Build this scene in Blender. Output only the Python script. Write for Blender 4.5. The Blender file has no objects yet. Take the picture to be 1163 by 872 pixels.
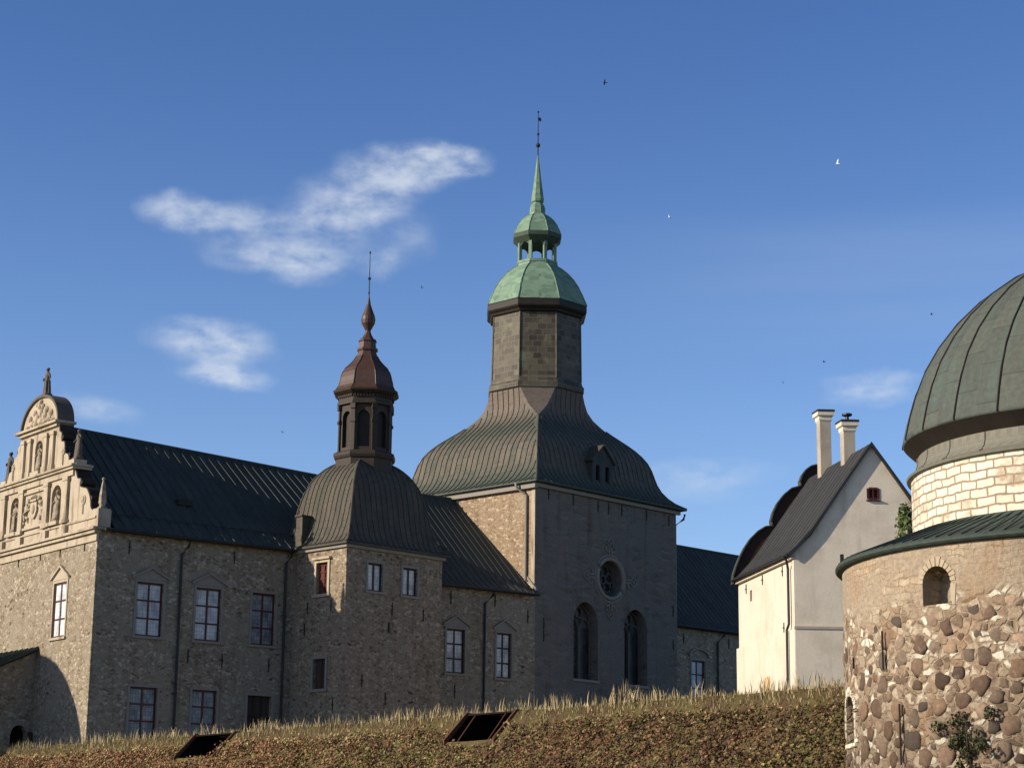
import bpy, bmesh, math, random
import numpy as np
from mathutils import Vector, Matrix, noise as mnoise
from mathutils.geometry import tessellate_polygon
random.seed(7); rng = np.random.default_rng(11)
R = math.radians; PI = math.pi
scene = bpy.context.scene
COL = scene.collection

# ------------------------------------------------------------------ camera
PITCH, ROLL, FPX = 0.22762, 0.011826, 2300.0
cp, sp, cr, sr = math.cos(PITCH), math.sin(PITCH), math.cos(ROLL), math.sin(ROLL)
fw = Vector((0, cp, sp)); up0 = Vector((0, -sp, cp)); rt0 = Vector((1, 0, 0))
rt = rt0*cr + up0*sr; up = up0*cr - rt0*sr
cam_d = bpy.data.cameras.new('camera'); cam = bpy.data.objects.new('camera', cam_d); COL.objects.link(cam)
M = Matrix(((rt.x, up.x, -fw.x, 0), (rt.y, up.y, -fw.y, 0), (rt.z, up.z, -fw.z, 1.6), (0, 0, 0, 1)))
cam.matrix_world = M
cam_d.sensor_width = 36.0; cam_d.lens = FPX*36.0/1163.0; cam_d.clip_start = 0.5; cam_d.clip_end = 9000
scene.camera = cam

# ------------------------------------------------------------------ light
SUN_AZ, SUN_EL = 252.6, 20.6
scene.view_settings.view_transform = 'Standard'; scene.view_settings.look = 'None'
scene.view_settings.gamma = 1.0; scene.view_settings.use_curve_mapping = False
scene.view_settings.exposure = 0.25
SUN_STRENGTH, SKY_STRENGTH = 5.0, 0.084
sd = bpy.data.lights.new('sun', 'SUN'); sd.energy = SUN_STRENGTH; sd.angle = R(0.5); sd.color = (1.0, 0.875, 0.70)
so = bpy.data.objects.new('sun', sd); COL.objects.link(so)
tosun = Vector((math.sin(R(SUN_AZ))*math.cos(R(SUN_EL)), math.cos(R(SUN_AZ))*math.cos(R(SUN_EL)), math.sin(R(SUN_EL))))
so.rotation_euler = tosun.to_track_quat('Z', 'Y').to_euler()
so.location = tosun*300

class NT:
    """small helper round a node tree"""
    def __init__(s, tree): s.t = tree; s.n = tree.nodes; s.l = tree.links
    def put(s, sock, v):
        if isinstance(v, bpy.types.NodeSocket): s.l.new(v, sock)
        elif v is not None:
            if hasattr(sock.default_value, '__len__') and not hasattr(v, '__len__'): v = (v,)*len(sock.default_value)
            if hasattr(sock.default_value, '__len__') and len(sock.default_value) == 4 and len(v) == 3: v = (*v, 1)
            sock.default_value = v
    def math(s, op, a, b=None, c=None, clamp=False):
        n = s.n.new('ShaderNodeMath'); n.operation = op; n.use_clamp = clamp
        for i, v in enumerate((a, b, c)):
            if v is not None: s.put(n.inputs[i], v)
        return n.outputs[0]
    def vmath(s, op, a, b=None, scale=None):
        n = s.n.new('ShaderNodeVectorMath'); n.operation = op
        s.put(n.inputs[0], a)
        if b is not None: s.put(n.inputs[1], b)
        if scale is not None: s.put(n.inputs['Scale'], scale)
        return n.outputs['Value'] if op in ('LENGTH', 'DOT_PRODUCT') else n.outputs[0]
    def noise(s, vec, scale, detail=4, rough=0.55, dist=0.0, out='Fac'):
        n = s.n.new('ShaderNodeTexNoise'); s.put(n.inputs['Vector'], vec)
        n.inputs['Scale'].default_value = scale; n.inputs['Detail'].default_value = detail
        n.inputs['Roughness'].default_value = rough; n.inputs['Distortion'].default_value = dist
        return n.outputs[out]
    def voro(s, vec, scale, feature='F1', rnd=1.0):
        n = s.n.new('ShaderNodeTexVoronoi'); n.feature = feature; s.put(n.inputs['Vector'], vec)
        n.inputs['Scale'].default_value = scale; n.inputs['Randomness'].default_value = rnd
        return n
    def ramp(s, fac, stops, interp='LINEAR'):
        n = s.n.new('ShaderNodeValToRGB'); s.put(n.inputs[0], fac); cr_ = n.color_ramp; cr_.interpolation = interp
        while len(cr_.elements) > 1: cr_.elements.remove(cr_.elements[0])
        for i, (p, c) in enumerate(stops):
            e = cr_.elements[0] if i == 0 else cr_.elements.new(p)
            e.position = p; e.color = (*c, 1) if hasattr(c, '__len__') else (c, c, c, 1)
        return n.outputs[0]
    def mix(s, fac, a, b, blend='MIX'):
        n = s.n.new('ShaderNodeMix'); n.data_type = 'RGBA'; n.blend_type = blend
        s.put(n.inputs[0], fac); s.put(n.inputs[6], a); s.put(n.inputs[7], b)
        return n.outputs[2]
    def scale(s, vec, sc):
        n = s.n.new('ShaderNodeMapping'); s.put(n.inputs['Vector'], vec); n.inputs['Scale'].default_value = sc
        return n.outputs[0]
    def sep(s, vec):
        n = s.n.new('ShaderNodeSeparateXYZ'); s.put(n.inputs[0], vec); return n.outputs
    def comb(s, x, y, z):
        n = s.n.new('ShaderNodeCombineXYZ')
        for i, v in enumerate((x, y, z)): s.put(n.inputs[i], v)
        return n.outputs[0]
    def step(s, v, lo, hi):
        n = s.n.new('ShaderNodeMapRange'); n.interpolation_type = 'SMOOTHSTEP'; s.put(n.inputs[0], v)
        n.inputs[1].default_value = lo; n.inputs[2].default_value = hi
        return n.outputs[0]

# ------------------------------------------------------------------ sky with thin clouds
w = bpy.data.worlds.new('World'); scene.world = w; w.use_nodes = True
W = NT(w.node_tree)
for n in list(W.n): W.n.remove(n)
sky = W.n.new('ShaderNodeTexSky'); sky.sky_type = 'NISHITA'; sky.sun_disc = False
sky.sun_elevation = R(SUN_EL); sky.sun_rotation = R(SUN_AZ)
sky.air_density = 1.0; sky.dust_density = 0.35; sky.ozone_density = 2.2; sky.altitude = 100
tc = W.n.new('ShaderNodeTexCoord').outputs['Generated']
x_, y_, z_ = W.sep(tc)
az = W.math('MULTIPLY', W.math('ARCTAN2', x_, y_), 180/PI)
el = W.math('MULTIPLY', W.math('ARCSINE', z_), 180/PI)
ae = W.comb(az, el, 0)
wn = W.noise(W.scale(ae, (0.8, 1.1, 1)), 1.0, 5, 0.6, 0.0, 'Color')
ws = W.sep(W.vmath('SUBTRACT', wn, (0.5, 0.5, 0.5)))
azw = W.math('ADD', az, W.math('MULTIPLY', ws[0], 1.0)); elw = W.math('ADD', el, W.math('MULTIPLY', ws[1], 0.55))
CLOUDS = [  # azimuth, elevation, half width, half height (degrees), tilt (el per az), density
    (-3.2, 19.1, 2.0, 0.65, 0.04, 1.1), (-1.9, 19.25, 1.3, 0.42, -0.03, 1.0), (-4.2, 18.3, 1.5, 0.8, 0.12, .75), (-5.6, 18.0, 1.1, 0.8, 0.05, .5), (-4.5, 17.7, .9, .55, 0.2, .45),
    (-9.8, 17.55, 1.2, 0.52, -0.04, 1.0), (-8.3, 17.45, 1.5, 0.45, 0, .65), (-6.1, 16.25, 1.3, 0.55, -0.03, .70), (-7.6, 16.5, 1.5, 0.45, 0, .45), (-3.9, 16.35, .7, .4, 0.1, .5), (-3.0, 17.1, .8, .7, .2, .3), (-7.0, 17.0, 2.5, 1.0, 0, .34), (-5.2, 17.1, 2.4, 1.0, .1, .34),
    (-8.7, 14.0, 1.8, 0.62, -0.06, 1.0), (-8.2, 13.05, 1.25, 0.36, -0.05, 1.0), (-8.4, 13.5, 1.6, .8, 0, .25), (-11.8, 11.95, 1.25, 0.38, -0.08, .62),
    (10.4, 13.0, 1.4, 0.36, 0.0, .62), (10.3, 12.6, 1.3, .3, 0, .5), (5.5, 10.55, 2.2, 0.40, 0.02, .42), (4.5, 10.1, 2.6, .5, 0, .28)]
tot = None
for a0, e0, hw, hh, tl, dn in CLOUDS:
    dx = W.math('SUBTRACT', azw, a0)
    dy = W.math('SUBTRACT', W.math('SUBTRACT', elw, e0), W.math('MULTIPLY', dx, tl))
    q = W.math('ADD', W.math('POWER', W.math('ABSOLUTE', W.math('DIVIDE', dx, hw*1.25)), 2.0), W.math('POWER', W.math('ABSOLUTE', W.math('DIVIDE', dy, hh*1.3)), 2.0))
    m = W.math('MULTIPLY', W.math('POWER', W.math('SUBTRACT', 1.0, q, clamp=True), 1.5), dn)
    tot = m if tot is None else W.math('ADD', tot, m)
fine = W.noise(W.scale(ae, (0.9, 1.6, 1)), 1.15, 6, 0.53, 0.1)
dens = W.math('MULTIPLY', W.math('MINIMUM', tot, 1.0), W.step(fine, 0.10, 0.80))
dens = W.math('MULTIPLY', W.math('POWER', dens, 1.1), 0.76, clamp=True)
# very thin high veil on the right
veil = W.math('MULTIPLY', W.math('MULTIPLY', W.step(el, 13.0, 15.5), W.step(el, 18.2, 16.6)), W.step(az, -2.0, 12.0))
veil = W.math('MULTIPLY', veil, W.math('MULTIPLY', W.noise(W.scale(ae, (0.06, 0.8, 1)), 1.0, 4), 0.13))
dens = W.math('MAXIMUM', dens, veil, clamp=True)
tint = W.mix(W.step(el, 26.0, 48.0), W.mix(W.step(el, 4.0, 26.0), (1.28, 1.40, 1.74), (.67, .92, 1.38)), (.40, .44, .52))      # sky graded by height; overhead part dimmed to darken shaded walls
skyc = W.mix(1.0, sky.outputs[0], tint, 'MULTIPLY')
CLOUD = (7.3, 7.9, 8.8)
colr = W.mix(dens, skyc, CLOUD)
bg = W.n.new('ShaderNodeBackground'); W.put(bg.inputs[0], colr); bg.inputs[1].default_value = SKY_STRENGTH
wo = W.n.new('ShaderNodeOutputWorld'); W.l.new(bg.outputs[0], wo.inputs[0])

# ------------------------------------------------------------------ materials
def mat(name, fn, rough=0.85, spec=0.25, metal=0.0):
    m = bpy.data.materials.new(name); m.use_nodes = True; T = NT(m.node_tree)
    b = T.n['Principled BSDF']; b.inputs['Roughness'].default_value = rough; b.inputs['Specular IOR Level'].default_value = spec
    b.inputs['Metallic'].default_value = metal
    co = T.n.new('ShaderNodeTexCoord')
    r = fn(T, co.outputs['UV'], co.outputs['Object'])
    if not isinstance(r, dict): r = {'c': r}
    T.put(b.inputs['Base Color'], r['c'])
    if 'r' in r: T.put(b.inputs['Roughness'], r['r'])
    if 'h' in r:
        bp = T.n.new('ShaderNodeBump'); bp.inputs['Strength'].default_value = r.get('s', 0.5); bp.inputs['Distance'].default_value = r.get('d', 0.03)
        T.put(bp.inputs['Height'], r['h']); T.l.new(bp.outputs[0], b.inputs['Normal'])
    return m

def stone_fn(light, mid, dark, plaster, pl_amt=0.5, sx=3.9, sy=6.4, speck=0.5):
    def f(T, uv, ob):
        wob = T.vmath('SCALE', T.vmath('SUBTRACT', T.noise(uv, 2.3, 3, .5, 0, 'Color'), (.5, .5, .5)), scale=0.30)
        v = T.scale(T.vmath('ADD', uv, wob), (sx, sy, 1))
        vo = T.voro(v, 1.0); cell = T.sep(vo.outputs['Color'])
        ed = T.voro(v, 1.0, 'DISTANCE_TO_EDGE').outputs['Distance']
        c = T.ramp(cell[0], [(0.0, dark), (0.16, dark), (0.3, mid), (0.62, mid), (0.86, light), (1.0, light)])
        c = T.mix(T.math('MULTIPLY', cell[1], 0.35), c, (0.30, 0.19, 0.12))
        big = T.noise(uv, 0.33, 5, .6)
        med = T.noise(uv, 1.4, 6, .65)
        joint = T.step(ed, 0.02, 0.13)
        c = T.mix(joint, plaster, c)
        cover = T.step(T.math('ADD', T.math('MULTIPLY', big, .7), T.math('MULTIPLY', med, .5)), 0.78-pl_amt*0.45, 0.98-pl_amt*0.45)
        c = T.mix(T.math('MULTIPLY', cover, 0.82), c, plaster)
        # missing plaster / dark stones
        vo2 = T.voro(T.scale(T.vmath('ADD', uv, T.vmath('SCALE', wob, scale=1.2)), (2.3, 4.4, 1)), 1.0)
        c2 = T.sep(vo2.outputs['Color'])
        holes = T.math('MULTIPLY', T.math('GREATER_THAN', c2[0], 0.82), T.step(T.noise(uv, 0.30, 4), 0.50, 0.62))
        holes = T.math('MULTIPLY', holes, T.step(vo2.outputs['Distance'], 0.5, 0.3))
        c = T.mix(T.math('MULTIPLY', holes, speck), c, tuple(x*.35 for x in dark))
        stain = T.noise(T.scale(uv, (1.6, 0.14, 1)), 1.0, 5, .6)
        c = T.mix(T.step(stain, .5, .8), c, T.mix(1.0, c, (.66, .62, .58), 'MULTIPLY'))
        fin = T.noise(uv, 9.0, 4, .6)
        c = T.mix(0.55, c, T.mix(1.0, c, T.ramp(fin, [(0.25, 0.55), (0.75, 1.35)]), 'MULTIPLY'))
        h = T.math('ADD', T.math('MULTIPLY', joint, T.math('SUBTRACT', 1.0, T.math('MULTIPLY', cover, .8))), T.math('MULTIPLY', fin, .5))
        h = T.math('SUBTRACT', h, T.math('MULTIPLY', holes, 1.2))
        return dict(c=c, h=h, s=.55, d=.05)
    return f
M = {}
M['rubble'] = mat('rubble limestone', stone_fn((0.487, 0.426, 0.326), (0.274, 0.228, 0.165), (0.174, 0.132, 0.091), (0.291, 0.248, 0.184), .54, speck=.75), .92, .15)
M['rubble_tower'] = mat('warm rubble stone', stone_fn((0.418, 0.348, 0.252), (0.261, 0.202, 0.139), (0.157, 0.111, 0.074), (0.274, 0.233, 0.178), .42, speck=.85), .92, .15)
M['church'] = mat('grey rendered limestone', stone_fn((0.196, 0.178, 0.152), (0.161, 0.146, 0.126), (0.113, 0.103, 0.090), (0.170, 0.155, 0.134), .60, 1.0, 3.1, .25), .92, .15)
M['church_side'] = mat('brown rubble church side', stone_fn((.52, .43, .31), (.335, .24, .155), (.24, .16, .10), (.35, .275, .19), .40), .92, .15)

def ashlar_fn(T, uv, ob):
    n = T.noise(uv, 2.0, 6, .6); g = T.noise(uv, .5, 4, .6)
    c = T.mix(n, (0.353, 0.293, 0.214), (0.521, 0.442, 0.335)); c = T.mix(T.step(g, .5, .7), c, (0.279, 0.223, 0.158))
    st = T.noise(T.scale(uv, (2.325, 0.326, 0.930)), 1.0, 4)
    return dict(c=T.mix(T.step(st, .52, .74), c, (0.186, 0.149, 0.107)), h=n, s=.3, d=.03)
M['ashlar'] = mat('cut sandstone', ashlar_fn, .88, .2)
def statue_fn(T, uv, ob):
    n = T.noise(ob, 3.0, 5, .6); return dict(c=T.mix(T.step(n, .4, .65), (.36, .30, .22), (.15, .125, .10)), h=n, s=.4, d=.03)
M['statue'] = mat('weathered statue stone', statue_fn, .9, .2)
M['statue_dark'] = mat('dark statue stone', lambda T, uv, ob: T.mix(T.noise(ob, 4, 4), (.06, .05, .045), (.15, .125, .10)), .8, .3)
M['trim'] = mat('grey stone trim', lambda T, uv, ob: dict(c=T.mix(T.noise(uv, 3, 5, .6), (.20, .185, .165), (.32, .29, .25)), h=T.noise(uv, 6, 4), s=.3, d=.02), .9, .2)
M['trim_dark'] = mat('dull stone trim', lambda T, uv, ob: dict(c=T.mix(T.noise(uv, 3, 5, .6), (.22, .195, .163), (.31, .275, .233)), h=T.noise(uv, 6, 4), s=.3, d=.02), .9, .2)

def metal_roof(a, b, green=None, pan=.6, joint=True, weather=None):
    def f(T, uv, ob):
        xy = T.sep(uv)
        cellu = T.math('FLOOR', T.math('DIVIDE', xy[0], pan)); cellv = T.math('FLOOR', T.math('ADD', T.math('DIVIDE', xy[1], 1.25), T.math('MULTIPLY', cellu, .37)))
        wn = T.n.new('ShaderNodeTexWhiteNoise'); wn.noise_dimensions = '2D'; T.put(wn.inputs['Vector'], T.comb(cellu, cellv, 0))
        c = T.mix(wn.outputs['Value'], a, b)
        n = T.noise(T.scale(uv, (1.8, .35, 1)), 1.0, 6, .62)
        if green: c = T.mix(T.math('MULTIPLY', T.step(n, .42, .68), .8), c, green)
        if weather:      # run-off patina: green low down, bare pinkish brown under the drum
            z = T.math('ADD', T.sep(ob)[2], T.math('MULTIPLY', T.math('SUBTRACT', T.noise(T.scale(uv, (1.5, .3, 1)), 1.0, 5), .5), 2.4))
            c = T.mix(T.math('MULTIPLY', T.step(z, weather[1], weather[0]), .8), c, (.080, .100, .082))
            c = T.mix(T.math('MULTIPLY', T.step(z, weather[2], weather[3]), .8), c, (.175, .142, .120))
            c = T.mix(T.math('MULTIPLY', T.math('MULTIPLY', T.step(z, 28.6, 29.2), T.step(z, 30.4, 29.8)), .55), c, (.080, .100, .082))
        g = T.noise(uv, 6, 5, .6)
        c = T.mix(.5, c, T.mix(1.0, c, T.ramp(g, [(.3, .65), (.7, 1.3)]), 'MULTIPLY'))
        fv = T.math('FRACT', T.math('ADD', T.math('DIVIDE', xy[1], 1.25), T.math('MULTIPLY', cellu, .37)))
        j = T.math('LESS_THAN', fv, .03)
        if joint: c = T.mix(T.math('MULTIPLY', j, .5), c, (.03, .03, .03))
        return dict(c=c, r=T.math('ADD', .62, T.math('MULTIPLY', n, .25)), h=T.math('SUBTRACT', T.math('MULTIPLY', n, .6), j), s=.25, d=.03)
    return f
M['roof_black'] = mat('black sheet roof', metal_roof((.050, .056, .052), (.068, .074, .067), (.075, .088, .078)), .5, .14)
M['roof_church'] = mat('aged copper sheet roof', metal_roof((.122, .108, .090), (.155, .134, .110), (.082, .098, .080), weather=(25.2, 27.2, 30.2, 31.6)), .5, .1, .3)
M['roof_stair'] = mat('brown grey copper roof', metal_roof((.092, .081, .066), (.116, .101, .082), (.072, .079, .066)), .5, .1, .3)
M['roof_slate'] = mat('dark slate grey roof', metal_roof((.040, .041, .043), (.052, .053, .054), (.044, .046, .046), .84), .5, .15)
M['roof_green'] = mat('dull green sheet roof', metal_roof((.040, .052, .046), (.058, .072, .062), (.07, .095, .08)), .5, .15)
def verdigris(T, uv, ob):
    v = T.voro(T.scale(uv, (1.7, 2.6, 1)), 1.0); cl = T.sep(v.outputs['Color'])
    c = T.mix(cl[0], (.125, .205, .145), (.205, .310, .215))
    n = T.noise(T.scale(uv, (1.2, .8, 1)), 1.4, 6, .65)
    c = T.mix(T.step(n, .56, .72), c, (.085, .095, .075))
    s = T.noise(T.scale(uv, (3, .3, 1)), 1.0, 5); c = T.mix(T.step(s, .58, .8), c, (.10, .14, .11))
    return dict(c=c, h=n, s=.25, d=.03)
M['verdigris'] = mat('green copper verdigris', verdigris, .7, .3)
def drum_fn(T, uv, ob):
    br = T.n.new('ShaderNodeTexBrick'); T.put(br.inputs['Vector'], uv); br.inputs['Scale'].default_value = 1.0
    br.inputs['Brick Width'].default_value = .62; br.inputs['Row Height'].default_value = .42; br.inputs['Mortar Size'].default_value = .022
    br.inputs['Color1'].default_value = (.042, .030, .022, 1); br.inputs['Color2'].default_value = (.105, .090, .060, 1); br.inputs['Mortar'].default_value = (.115, .110, .080, 1)
    n = T.noise(uv, .9, 5, .6); c = T.mix(T.step(n, .52, .7), br.outputs[0], (.135, .135, .085))
    g = T.noise(uv, 2.2, 5, .65)
    return dict(c=T.mix(T.step(g, .56, .75), c, (.05, .04, .03)), h=br.outputs['Fac'], s=.3, d=.02)
M['verdigris_shaded'] = mat('green copper with shade in colour', lambda T, uv, ob: T.mix(T.noise(ob, 3, 5), (.030, .042, .032), (.075, .11, .08)), .7, .25)  # copy of the verdigris with the lantern's shade put into its colour
M['drum'] = mat('brown copper plate cladding', drum_fn, .6, .3)
M['brown_copper'] = mat('brown copper', lambda T, uv, ob: dict(c=T.mix(T.noise(T.scale(uv, (3, .6, 1)), 1.5, 6, .65), (.030, .015, .011), (.105, .056, .040)), h=T.noise(uv, 5, 4), s=.2, d=.02), .5, .4)
M['lantern_wood'] = mat('dark brown lantern cladding', lambda T, uv, ob: dict(c=T.mix(T.noise(T.scale(uv, (1, 3, 1)), 2.0, 6, .65), (.020, .015, .011), (.062, .045, .031)), h=T.noise(uv, 6, 4), s=.2, d=.02), .65, .3)
M['dark_copper_and_shade'] = mat('black brown copper and painted shade', lambda T, uv, ob: T.mix(T.noise(ob, 2.5, 5), (.014, .011, .009), (.036, .029, .022)), .6, .25)
M['dark_metal'] = mat('black painted metal', lambda T, uv, ob: T.mix(T.noise(ob, 3, 4), (.012, .012, .013), (.03, .03, .03)), .5, .4)
M['iron'] = mat('wrought iron', lambda T, uv, ob: T.mix(T.noise(ob, 5, 4), (.016, .014, .013), (.04, .03, .025)), .7, .3)
M['frame'] = mat('oxblood window paint', lambda T, uv, ob: T.mix(T.noise(ob, 4, 4), (.045, .010, .009), (.085, .018, .014)), .5, .4)
M['frame_dark'] = mat('dark brown window paint', lambda T, uv, ob: T.mix(T.noise(ob, 4, 4), (.018, .009, .009), (.035, .014, .012)), .5, .4)
def pane_fn(lo, hi):
    def f(T, uv, ob):
        br = T.n.new('ShaderNodeTexBrick'); T.put(br.inputs['Vector'], uv); br.offset = 0.0; br.inputs['Scale'].default_value = 1.0
        br.inputs['Brick Width'].default_value = .17; br.inputs['Row Height'].default_value = .23; br.inputs['Mortar Size'].default_value = .012
        br.inputs['Color1'].default_value = (*lo, 1); br.inputs['Color2'].default_value = (*hi, 1); br.inputs['Mortar'].default_value = (*[x*.72 for x in lo], 1)
        oi = T.n.new('ShaderNodeObjectInfo'); rnd_ = oi.outputs['Random']
        pv = T.vmath('ADD', uv, T.comb(T.math('MULTIPLY', rnd_, 37.0), T.math('MULTIPLY', rnd_, 91.0), 0))
        n = T.noise(T.scale(pv, (1.6, .8, 1)), 1.0, 3); c = T.mix(T.step(n, .38, .66), br.outputs[0], T.mix(1.0, br.outputs[0], (.55, .57, .60), 'MULTIPLY'))
        k_ = T.math('ADD', .80, T.math('MULTIPLY', rnd_, .25)); c = T.mix(1.0, c, T.comb(k_, k_, k_), 'MULTIPLY')
        return dict(c=c, h=T.noise(uv, 3.5, 2), s=.12, d=.02)
    return f
M['pane_pale'] = mat('leaded glass before white blinds', pane_fn((.66, .665, .65), (.80, .80, .78)), .35, .2)
M['pane_dim'] = mat('leaded glass before a dim room', pane_fn((.20, .205, .21), (.33, .335, .34)), .25, .25)
M['pane_dark'] = mat('dark glass', pane_fn((.035, .035, .035), (.06, .06, .058)), .3, .3)
M['tracery'] = mat('grimy tracery stone', lambda T, uv, ob: T.mix(T.noise(ob, 3, 4), (.085, .08, .072), (.14, .13, .115)), .9, .1)
M['pane_church'] = mat('old leaded church glass', pane_fn((.10, .098, .09), (.15, .146, .135)), .45, .2)
M['hole'] = mat('unlit opening', lambda T, uv, ob: T.mix(T.noise(ob, 2, 3), (.006, .006, .006), (.016, .014, .012)), .95, .05)
M['board'] = mat('weathered brown boards', lambda T, uv, ob: dict(c=T.mix(T.noise(T.scale(uv, (7, .4, 1)), 1.0, 5), (.03, .022, .018), (.09, .06, .045)), h=T.noise(T.scale(uv, (7, .4, 1)), 1.0, 5), s=.4, d=.02), .8, .2)
M['shutter'] = mat('red brown shutter boards', lambda T, uv, ob: dict(c=T.mix(T.noise(T.scale(uv, (.4, 9, 1)), 1.0, 5), (.06, .018, .014), (.15, .05, .035)), h=T.noise(T.scale(uv, (.4, 9, 1)), 1.0, 5), s=.4, d=.02), .8, .2)
def plaster_fn(base, dirt, amt):
    def f(T, uv, ob):
        n = T.noise(uv, .45, 6, .62); s = T.noise(T.scale(uv, (1.3, .16, 1)), 1.0, 6, .6); g = T.noise(uv, 7, 5, .6)
        c = T.mix(T.math('MULTIPLY', T.step(n, .42, .72), amt), base, dirt)
        c = T.mix(T.math('MULTIPLY', T.step(s, .5, .78), amt*.9), c, tuple(x*.72 for x in dirt))
        c = T.mix(.25, c, T.mix(1.0, c, T.ramp(g, [(.3, .75), (.7, 1.2)]), 'MULTIPLY'))
        return dict(c=c, h=T.math('ADD', n, T.math('MULTIPLY', g, .4)), s=.25, d=.04)
    return f
M['plaster'] = mat('white lime plaster', plaster_fn((0.627, 0.570, 0.475), (0.522, 0.446, 0.342), .6), .9, .15)
M['plaster_brightened'] = mat('white lime plaster with light in colour', plaster_fn((.74, .655, .525), (.58, .50, .39), .85), .9, .15)  # same white plaster as the side; extra light put into its colour
M['plaster_edge'] = mat('plaster edge band', plaster_fn((0.627, 0.570, 0.475), (0.475, 0.399, 0.314), .6), .9, .15)
M['chimney'] = mat('sooty chimney plaster', plaster_fn((.40, .35, .28), (.29, .245, .19), .9), .9, .15)
M['scallop'] = mat('dark brown sheet', lambda T, uv, ob: T.mix(T.noise(uv, 2.5, 5), (.018, .010, .008), (.050, .026, .020)), .6, .2)
M['brown_band'] = mat('weathered brown band', lambda T, uv, ob: T.mix(T.noise(uv, 3, 5, .65), (.34, .27, .21), (.52, .44, .36)), .9, .15)
M['door_tan'] = mat('tan board door', lambda T, uv, ob: T.mix(T.noise(T.scale(uv, (8, .5, 1)), 1, 4), (.55, .38, .20), (.66, .48, .27)), .7, .25)
M['rust'] = mat('rusted steel plate', lambda T, uv, ob: dict(c=T.mix(T.noise(ob, 2.5, 6, .65), (.075, .030, .018), (.17, .075, .045)), h=T.noise(ob, 9, 4), s=.2, d=.02), .8, .2)
M['steel_shaded'] = mat('steel with interior shade in colour', lambda T, uv, ob: T.mix(T.noise(ob, 2.0, 5), (.006, .004, .004), (.012, .008, .007)), .85, .15)  # darkness inside the openings put into a near-black lining colour
def attr_fn(T, uv, ob):
    a = T.n.new('ShaderNodeAttribute'); a.attribute_name = 'tint'; return a.outputs['Color']
M['leaf'] = mat('leaves', attr_fn, .65, .2)
M['feather_dark'] = mat('black feathers', lambda T, uv, ob: T.mix(T.noise(ob, 6, 3), (.012, .012, .015), (.03, .03, .035)), .6, .3)
M['feather_white'] = mat('white feathers', lambda T, uv, ob: T.mix(T.noise(ob, 6, 3), (.70, .70, .70), (.82, .82, .81)), .7, .2)

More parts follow.
